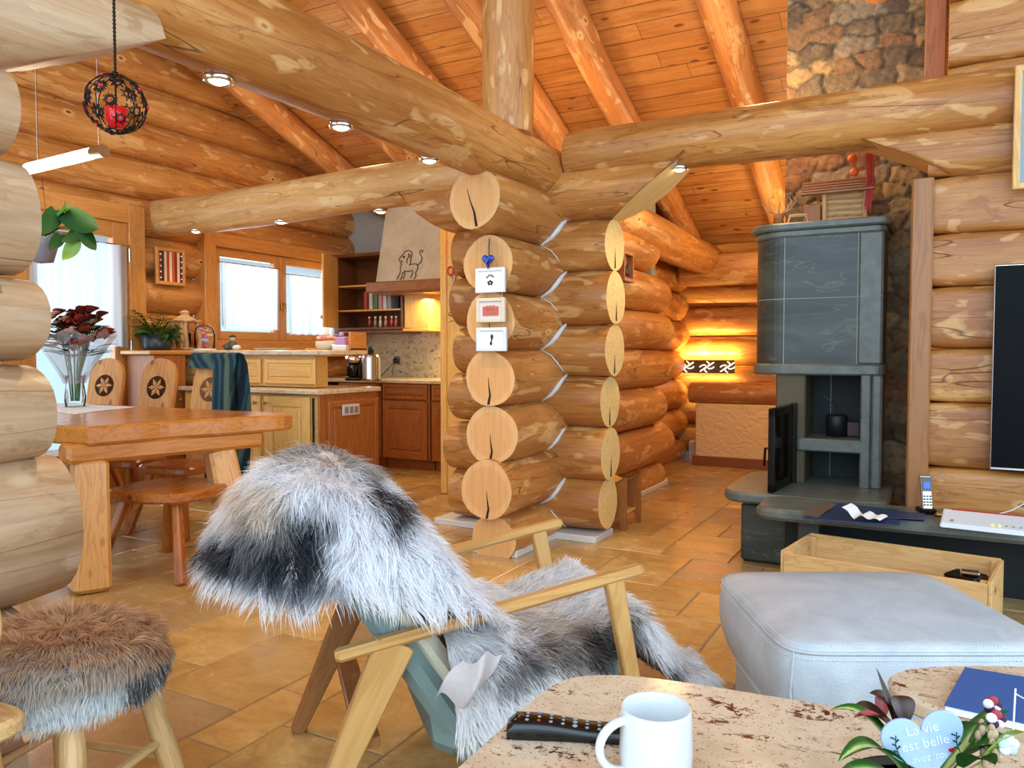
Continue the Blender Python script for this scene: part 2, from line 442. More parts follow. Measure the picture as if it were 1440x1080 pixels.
    def prism(s, poly, o, ax, ay, th, mi=0, bev=0, smooth=False):
        """extrude a 2-D outline (in axes ax, ay from origin o) by thickness th along ax x ay, centred; bev rounds rim"""
        o, ax, ay = Vector(o), Vector(ax), Vector(ay); nn = ax.cross(ay).normalized(); n = len(poly)
        cx = sum(p[0] for p in poly)/n; cy_ = sum(p[1] for p in poly)/n
        off = random.random()*40
        def ring(h, ins):
            out, wc = [], []
            for i, (x, y) in enumerate(poly):
                if ins:
                    (x0, y0), (x1, y1) = poly[i-1], poly[(i+1) % n]
                    tx, ty = x1-x0, y1-y0; l = sqrt(tx*tx+ty*ty) or 1
                    x, y = x-ty/l*ins, y+tx/l*ins
                out.append(o+ax*x+ay*y+nn*h); wc.append((y+off, x+off*.3, h))
            return out, wc
        rs = [(-th/2, bev), (-th/2+bev, 0), (th/2-bev, 0), (th/2, bev)] if bev else [(-th/2, 0), (th/2, 0)]
        vs_, wc = [], []
        for h, ins in rs:
            a, b = ring(h, ins); vs_ += a; wc += b
        fs = []
        for k in range(len(rs)-1):
            for i in range(n): fs.append((k*n+i, k*n+(i+1) % n, (k+1)*n+(i+1) % n, (k+1)*n+i))
        fs.append(tuple(range(n-1, -1, -1))); fs.append(tuple((len(rs)-1)*n+i for i in range(n)))
        s.add(vs_, fs, mi, wc, smooth); return s
    def grid(s, pts, mi=0, wc=None, smooth=True, thick=0):
        nu, nv = len(pts), len(pts[0])
        vs_ = [p for r in pts for p in r]
        fs = [(i*nv+j, (i+1)*nv+j, (i+1)*nv+j+1, i*nv+j+1) for i in range(nu-1) for j in range(nv-1)]
        s.add(vs_, fs, mi, wc, smooth); return s

def hsh(*a):
    x = sin(sum(q*k for q, k in zip(a, (12.9898, 78.233, 37.719, 4.581))))*43758.5453
    return x-math.floor(x)
def log(mb, p0, p1, r0, r1=None, seed=0, n=26, nl=None, ry=1.0, ex=2.0, wob=.012, end0='flat', end1='flat', mi=0, emi=1, flat_b=0, emi0=None):
    """a peeled trunk from p0 to p1, slightly wobbly, with its own end faces"""
    p0, p1 = Vector(p0), Vector(p1); ax = p1-p0; L = ax.length; ax.normalize()
    r1 = r1 or r0; nl = nl or max(4, int(L/.12))
    if abs(ax.z) > .9: sd = Vector((1, 0, 0))
    else: sd = ax.cross(Vector((0, 0, 1))).normalized()
    up = sd.cross(ax).normalized(); off = hsh(seed, 1.7)*60
    a1, a2, a3 = [hsh(seed, k)*6.28 for k in (1, 2, 3)]
    vs_, wc = [], []
    for i in range(nl+1):
        t = i/nl; r = r0+(r1-r0)*t
        cx = wob*sin(a1+t*L*1.9)*.7; cz = wob*sin(a2+t*L*1.3)*.7
        edge = min(t, 1-t)*L; k = 1-.05*math.exp(-edge/.02)
        for j in range(n):
            th = 2*pi*j/n; c, s_ = cos(th), sin(th)
            rr = r*k*(1+wob*1.6*sin(2*th+a3+t*L*1.1)+wob*1.3*sin(3*th+a1-t*L*2.3)+wob*.8*sin(5*th+t*L*4+a2))
            c2 = math.copysign(abs(c)**(2/ex), c); s2 = math.copysign(abs(s_)**(2/ex), s_)
            x, z = rr*c2*ry, rr*s2
            if flat_b and z < -r*flat_b: z = -r*flat_b
            vs_.append(p0+ax*(L*t)+sd*(x+cx)+up*(z+cz)); wc.append((L*t+off, x+off*.11, z))
    fs = [(i*n+j, i*n+(j+1) % n, (i+1)*n+(j+1) % n, (i+1)*n+j) for i in range(nl) for j in range(n)]
    mb.add(vs_, fs, mi, wc, True)
    for i, e in ((0, end0), (nl, end1)):
        ring = vs_[i*n:(i+1)*n]; cen = sum(ring, Vector())/n
        wr = [(off, (q-cen).dot(sd), (q-cen).dot(up)) for q in ring]
        mm = emi if (i or emi0 is None) else emi0
        mb.add(ring+[cen], [((j+1) % n, j, n) if not i else (j, (j+1) % n, n) for j in range(n)], mm, wr+[(off, 0, 0)])
    return mb

def tag(o, label=None, cat=None, group=None, kind=None):
    if label: o['label'] = label
    if cat: o['category'] = cat
    if group: o['group'] = group
    if kind: o['kind'] = kind
    return o
def thing(name, label, cat, loc=(0, 0, 0), rz=0, group=None):
    o = bpy.data.objects.new(name, None); COL.objects.link(o); o.location = loc; o.rotation_euler.z = rz
    o.empty_display_size = .05
    return tag(o, label, cat, group)
def struct_root(name):
    o = bpy.data.objects.new(name, None); COL.objects.link(o); o['kind'] = 'structure'; return o
def dup(root, loc, rz=0, label=None, group=None):
    r = root.copy(); COL.objects.link(r); r.location = loc; r.rotation_euler.z = rz
    if label: r['label'] = label
    if group: r['group'] = group
    for ch in list(root.children):
        c = ch.copy(); COL.objects.link(c); c.parent = r
        for g in ch.children:
            d = g.copy(); COL.objects.link(d); d.parent = c
    return r
def rrect(x0, y0, x1, y1, r, n=6):
    out = []
    for cx, cy_, a0 in ((x1-r, y0+r, -pi/2), (x1-r, y1-r, 0), (x0+r, y1-r, pi/2), (x0+r, y0+r, pi)):
        for k in range(n+1):
            a = a0+pi/2*k/n; out.append((cx+r*cos(a), cy_+r*sin(a)))
    return out
def smooth_poly(pts, it=2):
    for _ in range(it):
        q = []
        for i in range(len(pts)):
            a, b = pts[i], pts[(i+1) % len(pts)]
            q += [tuple(.75*x+.25*y for x, y in zip(a, b)), tuple(.25*x+.75*y for x, y in zip(a, b))]
        pts = q
    return pts
X_, Y_, Z_ = Vector((1, 0, 0)), Vector((0, 1, 0)), Vector((0, 0, 1))
ROOF0, SL = 5.65, .394
def zroof(y): return ROOF0-SL*y
# ================================================================== SETTING
def plank_mat():
    t = NT('roof_planks'); p = t.obj(); sx = t.n('SeparateXYZ'); t.l(p, sx.inputs[0])
    yy = t.math('DIVIDE', sx.outputs[1], .15)
    row = t.math('FLOOR', yy); fy = t.math('FRACT', yy)
    wn = t.n('TexWhiteNoise', noise_dimensions='1D'); t.l(row, wn.inputs['W'])
    xs = t.math('ADD', t.math('DIVIDE', sx.outputs[0], 2.4), t.math('MULTIPLY', wn.outputs[0], 7.3))
    seg = t.math('FLOOR', xs); fx = t.math('FRACT', xs)
    w2 = t.n('TexWhiteNoise', noise_dimensions='2D'); cb = t.n('CombineXYZ'); t.l(row, cb.inputs[0]); t.l(seg, cb.inputs[1]); t.l(cb.outputs[0], w2.inputs['Vector'])
    off = t.n('VectorMath', operation='MULTIPLY_ADD'); t.l(w2.outputs['Color'], off.inputs[0]); off.inputs[1].default_value = (9, 9, 9); t.l(p, off.inputs[2])
    g = t.noise(t.scale(off.outputs[0], (1.4, 15, 15)), 1.0, 4, .6, 1.2)
    col = t.ramp(g, (.28, lin('#98602c')), (.5, lin('#c08848')), (.75, lin('#d6a262')))
    col = t.mix(t.math('MULTIPLY', w2.outputs[0], .55), col, lin('#a86630'))
    kv = t.vor(t.scale(off.outputs[0], (3.6, 8, 8)), 1.0)
    col = t.mix(t.ramp(kv, (.09, .85), (.17, 0.0)), col, lin('#5e2a10'))
    ri = t.math('SINE', t.math('MULTIPLY', g, 60)); col = t.mix(t.ramp(ri, (.3, 0.0), (1.0, .3)), col, lin('#94501f'))
    sy = t.math('LESS_THAN', fy, .045); s2 = t.math('LESS_THAN', fx, .0016)
    seam = t.math('MAXIMUM', sy, s2)
    col = t.mix(t.math('MULTIPLY', seam, .8), col, lin('#3a1a08'))
    return t.set(col, .42, bump=t.math('SUBTRACT', t.math('MULTIPLY', g, .2), seam), bs=.5, bd=.006)
M['planks'] = plank_mat()
def tile_mat():
    t = NT('floor_tiles'); p = t.obj()
    a = t.n('Attribute', attribute_name='tc'); sx = t.n('SeparateColor'); t.l(a.outputs['Color'], sx.inputs[0])
    off = t.n('VectorMath', operation='MULTIPLY_ADD'); t.l(a.outputs['Color'], off.inputs[0]); off.inputs[1].default_value = (11, 7, 5); t.l(p, off.inputs[2])
    n = t.noise(off.outputs[0], 3.2, 6, .65, .8); n2 = t.noise(t.scale(off.outputs[0], (3, 9, 4)), 2.2, 5, .7, .5)
    c1 = t.ramp(n, (.3, lin('#a47f4a')), (.5, lin('#c8a264')), (.72, lin('#e0bf86')))
    c2 = t.ramp(n, (.3, lin('#8c7558')), (.5, lin('#a58c6c')), (.72, lin('#b9a283')))
    col = t.mix(t.ramp(sx.outputs[0], (.62, 0.0), (.8, 1.0)), c1, c2)
    col = t.mix(t.math('MULTIPLY', sx.outputs[1], .3), col, lin('#e0b468'))
    col = t.mix(t.ramp(n2, (.52, 0.0), (.68, .35)), col, lin('#966c38'))
    n3 = t.noise(off.outputs[0], 38, 3, .7)
    col = t.mix(t.ramp(n3, (.5, 0.0), (.75, .25)), col, lin('#8a6238'))
    col = t.mix(t.math('MULTIPLY', sx.outputs[2], .42), col, lin('#806034'))
    r = t.ramp(n, (.3, .17), (.7, .30))
    return t.set(col, r, bump=t.math('ADD', n2, t.math('MULTIPLY', n3, .3)), bs=.14, bd=.006)
M['tiles'] = tile_mat()
M['tilegrout'] = flat('tile_grout', '#94765a', .8)
def build_floor():
    U = .2; x0, x1, y0, y1 = -32, 16, -8, 48
    used = set(); rnd = random.Random(5); mb = MB(); tc = []
    bp = [(-6.4, -1.6), (3.2, -1.6), (3.2, 9.4), (-6.4, 9.4)]
    mb.add([(x, y, -.004) for x, y in bp], [(0, 1, 2, 3)], 1); tc += [(0, 0, 0, 1)]*4
    mb.add([(x, y, -.12) for x, y in bp], [(3, 2, 1, 0)], 1); tc += [(0, 0, 0, 1)]*4
    for j in range(y0, y1):
        for i in range(x0, x1):
            if (i, j) in used: continue
            ch = rnd.choice([(2, 3), (2, 3), (2, 2), (3, 2), (1, 2), (2, 1), (2, 3)])
            for sz in (ch, (2, 2), (1, 2), (2, 1), (1, 1)):
                cells = [(i+a, j+b) for a in range(sz[0]) for b in range(sz[1])]
                if all(c not in used and c[0] < x1 and c[1] < y1 for c in cells): break
            used.update(cells); g = .0035; e = .004
            X0, Y0, X1, Y1 = i*U+g, j*U+g, (i+sz[0])*U-g, (j+sz[1])*U-g
            vs_ = [(X0, Y0, -.004), (X1, Y0, -.004), (X1, Y1, -.004), (X0, Y1, -.004), (X0+e, Y0+e, 0), (X1-e, Y0+e, 0), (X1-e, Y1-e, 0), (X0+e, Y1-e, 0)]
            mb.add(vs_, [(4, 5, 6, 7), (0, 1, 5, 4), (1, 2, 6, 5), (2, 3, 7, 6), (3, 0, 4, 7)], 0)
            tc += [(rnd.random(), rnd.random(), rnd.random(), 1)]*8
    o = mb.build('floor', ['tiles', 'tilegrout'])
    a = o.data.attributes.new('tc', 'FLOAT_COLOR', 'POINT'); a.data.foreach_set('color', [c for q in tc for c in q])
    tag(o, kind='structure')
build_floor()

# roof: one sloping plank ceiling
mb = MB()
def rp(x, y, k=0): return (x, y, zroof(y)+k)
c_ = [(-6.6, -1.6), (3.4, -1.6), (3.4, 9.6), (-6.6, 9.6)]
mb.add([rp(x, y) for x, y in c_]+[rp(x, y, .15) for x, y in c_], [(3, 2, 1, 0), (4, 5, 6, 7), (0, 1, 5, 4), (1, 2, 6, 5), (2, 3, 7, 6), (3, 0, 4, 7)])
tag(mb.build('ceiling', 'planks'), kind='structure')

LV = .326
def log_wall(name, axis, fix, a0, a1, zs, r=.168, openings=(), mat='log', ex=2.0, ry=1.0, endj=.0, wob=.008, ztop=None, parent=None):
    mb = MB()
    for k, z in enumerate(zs):
        segs = [(a0, a1)]
        for o0, o1, z0, z1 in openings:
            if z0-.05 < z < z1+.05:
                ns = []
                for s0, s1 in segs:
                    if o0 > s0 and o0 < s1: ns.append((s0, o0))
                    if o1 < s1 and o1 > s0: ns.append((o1, s1))
                    if o1 <= s0 or o0 >= s1: ns.append((s0, s1))
                segs = ns
        for q, (s0, s1) in enumerate(segs):
            j = (hsh(k, fix, 3)-.5)*endj; s1j = s1+(j if abs(s1-a1) < 1e-6 else 0)
            p0 = (s0, fix, z) if axis == 'x' else (fix, s0, z)
            p1 = (s1j, fix, z) if axis == 'x' else (fix, s1j, z)
            log(mb, p0, p1, r*(1+.05*(hsh(k, 5, fix)-.5)), seed=k*3.7+fix*1.3+q, ex=ex, ry=ry, wob=wob, nl=max(8, int((s1-s0)/.15)))
    o = mb.build(name, [mat, 'end'], parent)
    if not parent: tag(o, kind='structure')
    return o
ZY = [.06+LV*k for k in range(0, 12)]
ZX = [.223+LV*k for k in range(0, 12)]

# near left wall (logs ending at the wide opening)
bz = [-.1, .22, .50, .89, 1.15, 1.38, 1.69, 1.93]
mb = MB()
for k in range(7):
    z0, z1 = bz[k], bz[k+1]; r = (z1-z0)/2*1.04
    e = [1.17, 1.2, 1.33, 1.27, 1.26, 1.24, 1.2][k]
    log(mb, (-2.24, -1.5, (z0+z1)/2), (-2.24, e, (z0+z1)/2), r, seed=k+31, ry=max(.165/r, .9) if r < .165 else .165/r*1.02, ex=2.2, wob=.01)
tag(mb.build('wall_left', ['log_grey', 'end']), kind='structure')
# its top corbel log with a curved underside
mb = MB()
n_ = 24; vs_, wc = [], []
for i in range(26):
    y = -1.5+(3.12)*i/25; cut = 0
    if y > 1.15: cut = .23*((y-1.15)/.47)**1.0
    for j in range(n_):
        th = 2*pi*j/n_; x = .175*cos(th); z = .19*sin(th)
        z = max(z, -.19+cut)
        vs_.append((-2.24+x, y, 2.09+z)); wc.append((y+5, x, z))
fs = [(i*n_+j, i*n_+(j+1) % n_, (i+1)*n_+(j+1) % n_, (i+1)*n_+j) for i in range(25) for j in range(n_)]
mb.add(vs_, fs, 0, wc, True); mb.add(vs_[-n_:], [tuple(range(n_))], 0, wc[-n_:])
tag(mb.build('trim_1', ['log_grey', 'end']), kind='structure')

# dining / kitchen outer wall with the door and window openings
DOOR = (2.3, 4.37, -1, 2.22); WIN = (5.02, 6.93, 1.2, 2.28)
log_wall('wall_outer_left', 'y', -6.1, -1.5, 7.4, ZY+[ZY[-1]+LV, ZY[-1]+2*LV], openings=(DOOR, WIN), mat='log_warm', r=.172)
# kitchen end wall: plaster
mb = MB(); mb.box((-4.22, 7.2, 1.7), (3.7, .12, 3.6), 0, 0)
tag(mb.build('wall_kitchen', 'plaster'), kind='structure')
# wall of the far hall
log_wall('wall_back', 'x', 8.85, -3.2, .6, ZX[:8], mat='log_warm', r=.17)
log_wall('wall_hall_left', 'y', -2.62, 7.28, 9.0, ZY[:9], mat='log_warm', r=.17)
mb = MB(); mb.box((-.9, 8.73, .09), (3.0, .3, .2), 0, .005); tag(mb.build('baseboard_back', 'plinth'), kind='structure')
mb = MB(); mb.box((.35, 7.2, 1.6), (.1, 4.6, 3.2), 0, 0); tag(mb.build('wall_hall_right', 'stucco'), kind='structure')
# television wall
TVW = MB()
tz = [0, .30, .60, .93, 1.20, 1.51, 1.776, 2.06, 2.34, 2.60, 2.92, 3.24, 3.56, 3.8]
for k in range(len(tz)-1):
    z = (tz[k]+tz[k+1])/2; r_ = (tz[k+1]-tz[k])/2+.0015
    log(TVW, (-.05 if k < 8 else .03, 4.62, z), (2.6, 4.62, z), r_, seed=k*5.1+2, ex=6.5, ry=.14/r_, wob=.002, n=40)
tag(TVW.build('wall_right', ['log', 'end']), kind='structure')

# central pillar: crossing log stacks, every log a part
pil = struct_root('wall_centre')
PX, PY = -2.24, 4.6
ends_front = [3.9, 3.84, 3.88, 3.86, 3.87, 3.86, 3.70]
ends_back = [6.75, 6.95, 6.7, 6.95, 6.9, 6.85, 8.4]
def pillar_log(p0, p1, r, seed, mat, emat, wc_=None, **kw):
    mb = MB(); log(mb, p0, p1, r, seed=seed, **kw)
    return mb.build('log', [mat, emat], pil)
for k in range(7):
    z = ZY[k]; r = .178 if k in (1, 2) else .168
    if k == 6: z = 2.03; r = .17
    if k == 0: z = .09; r = .15
    top = k == 6
    pillar_log((PX, ends_front[k], z), (PX, ends_back[k]-(1.9 if top else 0), z+(0.0)), r, k+.5, 'log_warm', 'end', ry=1.0, wob=.012)
# the long top log of the hall side, resting on the far header
pillar_log((PX+.02, 4.75, 2.24), (PX+.1, 8.45, 2.16), .17, 77, 'log_warm', 'end')
for k in range(7):
    z = ZX[k]; jx = [-1.80, -1.78, -1.79, -1.76, -1.75, -1.76, -1.73][k]
    jl = [-2.90, -2.93, -2.89, -2.85, -2.88, -2.87, -2.87][k]
    r = .17
    if k < 6: pillar_log((jl, PY, z), (jx, PY, z), r, k*1.9+11, 'log', 'end_yellow', ry=1.02)
# corbel with an upward curved yellow end
mb = MB(); n_ = 64; vs_, wc = [], []; fl_ = []
for i in range(81):
    x = -3.3+(-1.28+3.3)*i/80; cut = 0
    if x > -1.78: cut = .34*((x+1.78)/.5)**1.25
    if x < -2.9: cut = .3*((-2.9-x)/.4)**1.5
    for j in range(n_):
        th = 2*pi*j/n_; yy = .175*cos(th); z = max(.175*sin(th), -.175+cut); fl_.append(x > -1.8 and cut > 0 and z <= -.175+cut+1e-6)
        vs_.append((x, PY+yy, 2.17+z)); wc.append((x+9, yy, z))
fs, mi_ = [], []
for i in range(80):
    for j in range(n_):
        fs.append((i*n_+j, i*n_+(j+1) % n_, (i+1)*n_+(j+1) % n_, (i+1)*n_+j))
        mi_.append(0)
mb.add(vs_, fs, mi_, wc, True)
rows = []; wcs = []
for i in range(31):
    x = -1.76+(-1.28+1.76)*i/30; cut = .34*((x+1.78)/.5)**1.25; h_ = sqrt(max(.175**2-(.175-cut)**2, 0))
    rows.append([(x, PY+h_*q, 2.17-.175+cut-.002) for q in (-1, -.5, 0, .5, 1)]); wcs += [(x, h_*q, 0) for q in (-1, -.5, 0, .5, 1)]
mb.grid(rows, 1, wcs, smooth=False)
o = mb.build('log', ['log', 'end_yellow'], pil)
# drying cracks in the end faces
mb = MB()
for k in range(1, 7):
    z = ZY[k] if k < 6 else 2.03; y = ends_front[k]-.003
    a = [(0, -.155), (.012, -.1), (.004, -.05), (.0, .0)] if k != 6 else [(0.02, -.16), (.005, -.08), (-.02, -.02), (-.04, .05)]
    wds = [.008, .006, .003, .001]
    l = [(PX+x-w_, y, z+q) for (x, q), w_ in zip(a, wds)]; rr = [(PX+x+w_, y, z+q) for (x, q), w_ in zip(a, wds)]
    mb.add(l+rr, [(i, i+1, i+5, i+4) for i in range(3)])
for k in range(1, 6):
    x = [-1.80, -1.78, -1.79, -1.76, -1.75, -1.76][k]+.003; z = ZX[k]
    mb.add([(x, PY-.012, z-.15), (x, PY+.008, z-.15), (x, PY+.0, z-.02)], [(0, 1, 2)])
mb.build('drying_crack', 'crack', pil)
# white sealing strip zigzagging up the inner corner
mb = MB()
for k in range(0, 6):
    for zz in ((ZX[k], ZY[k]), (ZX[k], ZY[k+1])):
        zx, zy = zz; pts = []
        for q in range(5):
            t = q/4; z = zx+(zy-zx)*t
            yy = PY-math.sqrt(max(.168**2-(z-zx)**2, .0006)); xx = PX+math.sqrt(max(.17**2-(z-zy)**2, .0006))
            pts.append((xx+.006, yy-.006, z))
        if zy > zx: mb.tube(pts, [.014, .028, .034, .028, .014], 6, sq=.5)
        else: mb.tube(pts, [.004, .008, .01, .008, .004], 6, sq=.5)
mb.build('sealing_strip', 'chink', pil)
mb = MB(); mb.box((PX, 5.37, .02), (.30, 2.9, .045), 0, .006); mb.box((-2.42, PY, .02), (1.2, .30, .045), 0, .006)
mb.build('plinth', 'plinth', pil)

# stair / chimney side stub, baseboards, jambs
mb = MB(); mb.beam((-.07, 4.62, 0), (-.07, 4.62, 2.06), .10, .34, 0, .01, up=(0, 1, 0))
tag(mb.build('trim_2', 'oakdk'), kind='structure')
# bracket log over the opening, its end cut to a curve
mb = MB(); n_ = 48; vs_, wc, fl_ = [], [], []
for i in range(41):
    x = -.36+.72*i/40; cut = 0
    if x < .06: cut = .235*((.06-x)/.42)**.8
    for j in range(n_):
        th = 2*pi*j/n_; yy = math.copysign(abs(cos(th))**.7, cos(th))*.15; z = max(math.copysign(abs(sin(th))**.7, sin(th))*.145, -.145+cut)
        fl_.append(cut > 0 and z <= -.145+cut+1e-6); vs_.append((x, 4.6+yy, 2.195+z)); wc.append((x+19, yy, z))
fs = [(i*n_+j, i*n_+(j+1) % n_, (i+1)*n_+(j+1) % n_, (i+1)*n_+j) for i in range(40) for j in range(n_)]
mb.add(vs_, fs, 0, wc, True)
rows = []; wcs = []
for i in range(25):
    x = -.36+.415*i/24; cut = .235*((.06-x)/.42)**.8; s_ = min(1, abs(-.145+cut)/.145)**(1/.7); h_ = .15*sqrt(1-s_*s_)**.7
    rows.append([(x, 4.6+h_*q, 2.195-.145+cut-.002) for q in (-1, -.5, 0, .5, 1)]); wcs += [(x, h_*q, 0) for q in (-1, -.5, 0, .5, 1)]
mb.grid(rows, 1, wcs, smooth=False); mb.add(vs_[:n_], [tuple(range(n_))], 1, wc[:n_])
tag(mb.build('trim_3', ['log', 'end_yellow']), kind='structure')

# ---- beams -------------------------------------------------------
def beam_log(name, p0, p1, r0, r1, seed, label, cat='beam', group=None, mat='log', **kw):
    mb = MB(); log(mb, p0, p1, r0, r1, seed=seed, **kw)
    return tag(mb.build(name, [mat, 'end']), label, cat, group)
bigb = beam_log('tie_beam', (-2.26, -1.4, 2.33), (-2.22, 4.95, 2.33), .195, .165, 5, 'long thick round beam running diagonally from the upper left corner to the log pillar, with recessed spots beneath', mat='log')
headb = beam_log('header_beam', (-6.15, 4.6, 2.36), (-1.9+.0-.55, 4.6, 2.37), .155, .165, 8, 'pale round beam over the kitchen opening, from the outer wall to the log pillar', mat='log_pale', wob=.018)
crossb = beam_log('cross_beam', (-2.05, 4.56, 2.425), (.36, 4.56, 2.39), .145, .162, 12, 'knotty round beam spanning from the log pillar to the television wall', mat='log')
post = beam_log('king_post', (-2.2, 4.02, 2.44), (-2.2, 4.02, 3.84), .15, .15, 18, 'upright round post standing on the long diagonal beam, up to the roof', 'post', mat='log_warm', wob=.006)
hallb = beam_log('hall_beam', (-2.4, 8.3, 2.05), (.3, 8.3, 2.05), .17, .17, 22, 'orange round beam across the far hall under the roof boards', mat='log_warm')
for i, (x, lab) in enumerate([(-5.45, 'rafter nearest the outer kitchen wall, seen under the diagonal beam'), (-4.58, 'rafter crossing behind the diagonal beam near the upper left corner of the roof'), (-3.76, 'pale rafter left of the king post, widest of those left of it'), (-2.98, 'rafter running down just behind the king post'),
        (-2.3, 'first rafter right of the king post'), (-1.32, 'cracked rafter meeting the knotty cross beam, second to the right of the king post'), (-.35, 'rafter beside the stone chimney')]):
    y0, y1 = -1.3, 9.3 if x > -2.6 else 7.0; dz = -.115
    beam_log('rafter', (x, y0, zroof(y0)+dz), (x+.02, y1, zroof(y1)+dz), .125, .115, 40+i*3, 'round '+lab, 'rafter', 'round rafters under the roof boards', mat='rafter', nl=60, wob=.014)

# ---- recessed spots ---------------------------------------------
def downlight(p, label, e=9, r=.045, n=(0, 0, -1)):
    t = thing('recessed_spot', label, 'ceiling light', p, group='recessed spots in the round beams')
    mb = MB(); mb.lathe([(r*.75, .002), (r*.80, -.004), (r, -.006), (r*1.15, -.004), (r*1.18, .02)], n=24)
    mb.build('ring', 'chrome', t)
    mb = MB(); mb.lathe([(.0, -.013), (r*.4, -.012), (r*.72, -.005), (r*.75, .0)], n=20); mb.build('bulb', 'bulb', t)
    light('spot_lamp', 'SPOT', (p[0], p[1], p[2]-.02), e, WARM, size=.03, spot=radians(120), blend=.8)
for (u, v), lab, e in (((310, 115), 'lit recessed spot under the diagonal beam, largest and furthest left', 22), ((482, 183), 'lit recessed spot under the middle of the diagonal beam', 22), ((606, 232), 'lit recessed spot under the diagonal beam nearest the log pillar', 22)):
    q = P(u, v, x=-2.26); downlight((-2.27, q.y, 2.33-.185+.004), lab, e)
for (u, v), lab, e in (((275, 328), 'small recessed spot under the left end of the kitchen header beam', 12), ((395, 314), 'small recessed spot under the middle of the kitchen header beam', 26), ((535, 298), 'lit recessed spot under the right part of the kitchen header beam', 26)):
    q = P(u, v, y=4.58); downlight((q.x, 4.585, 2.36-.158), lab, e)
q = P(957, 243, y=4.58); downlight((q.x, 4.55, 2.405-.15), 'lit recessed spot under the knotty cross beam', 22)
# ================================================================== WINDOWS AND DOOR
def frame_rect(mb, x, y0, y1, z0, z1, wd, th, mi=0, bev=.005, bottom=None):
    """four boards round an opening in the wall x = const"""
    b = bottom if bottom is not None else wd
    mb.box((x, y0+wd/2, (z0+z1)/2), (th, wd, z1-z0), mi, bev); mb.box((x, y1-wd/2, (z0+z1)/2), (th, wd, z1-z0), mi, bev)
    mb.box((x, (y0+y1)/2, z1-wd/2), (th, y1-y0-2*wd+.002, wd), mi, bev)
    if b: mb.box((x, (y0+y1)/2, z0+b/2), (th, y1-y0-2*wd+.002, b), mi, bev)
XW = -5.98
win = struct_root('window_1')
mb = MB(); frame_rect(mb, XW, 5.0, 6.97, 1.17, 2.30, .13, .16); mb.build('window_frame', 'trim', win)
mb = MB(); mb.box((XW+.06, 5.98, 1.155), (.3, 2.0, .04), 0, .01); mb.build('window_sill', 'trim', win)
for y0, y1 in ((5.13, 5.985), (5.985, 6.84)):
    mb = MB(); frame_rect(mb, XW+.0, y0, y1, 1.30, 2.17, .085, .07, 0, .008); s_ = mb.build('sash', 'trim', win)
    mb = MB(); mb.box((XW-.02, (y0+y1)/2, 1.735), (.012, y1-y0-.16, .71), 0, 0); mb.build('pane', 'pane', s_)
mb = MB(); mb.box((XW+.05, 5.985, 1.66), (.02, .03, .09), 0, .004); mb.tube([(XW+.06, 5.985, 1.68), (XW+.10, 5.985, 1.68), (XW+.10, 5.985, 1.58)], .009, 8); mb.build('handle', 'brass', win)
for y in (5.12,): 
    for z in (1.45, 2.05):
        mb = MB(); mb.tube([(XW+.045, y, z), (XW+.045, y, z+.08)], .011, 8); mb.build('hinge', 'steel', win)
def curtain(x, y0, y1, z0, z1, label, group=None, waves=7, amp=.022, scal=True):
    t = thing('cafe_curtain', label, 'curtain', (x, (y0+y1)/2, z0), group=group)
    pts = []; nu = waves*12; yc = (y0+y1)/2
    for i in range(nu+1):
        s = i/nu; row = []
        for j in range(13):
            q = j/12; yy = y0+(y1-y0)*s+.004*sin(s*40)
            aa = amp*(.5+.7*q)*(1-.4*sin(s*9)**2)
            dz = .012*abs(sin(s*waves*2*pi))*(q > .99)
            row.append((aa*sin(2*pi*waves*s+1.2*sin(s*5)+q*.6), yy-yc, z1-z0-(z1-z0)*q+dz))
        pts.append(row)
    mb = MB(); mb.grid(pts); mb.build('cloth', 'curtain', t)
    mb = MB(); mb.tube([(.0, y0-yc-.03, z1-z0), (.0, y1-yc+.03, z1-z0)], .005, 8); mb.build('rod', 'brass', t)
curtain(XW+.075, 5.19, 5.93, 1.40, 2.03, 'sheer white cafe curtain on the left sash of the kitchen window', 'cafe curtains on the kitchen window', 7)
curtain(XW+.075, 6.05, 6.86, 1.36, 1.99, 'sheer white cafe curtain on the right sash of the kitchen window', 'cafe curtains on the kitchen window', 7)

dr = struct_root('door_1')
mb = MB(); frame_rect(mb, -5.98, 2.32, 4.38, 0, 2.40, .15, .18, bottom=0); mb.build('door_frame', 'trim', dr)
mb = MB(); frame_rect(mb, -5.95, 3.33, 4.23, .0, 2.25, .13, .07, bottom=.3); lf = mb.build('door_leaf', 'trim', dr)
mb = MB(); mb.box((-5.97, 3.78, 1.21), (.012, .66, 1.84), 0, 0); mb.build('pane', 'pane', lf)
mb = MB(); frame_rect(mb, -5.95, 2.47, 3.33, .0, 2.25, .13, .07, bottom=.3); lf2 = mb.build('door_leaf', 'trim', dr)
mb = MB(); mb.box((-5.97, 2.9, 1.21), (.012, .62, 1.84), 0, 0); mb.build('pane', 'pane', lf2)
for z in (.4, 1.22, 1.98):
    mb = MB(); mb.tube([(-5.90, 4.235, z-.05), (-5.90, 4.235, z+.06)], .013, 8); mb.build('hinge', 'steel', dr)
curtain(-5.88, 3.40, 4.2, 1.22, 2.06, 'sheer white curtain hanging across the glazed terrace door', None, 6, .03)

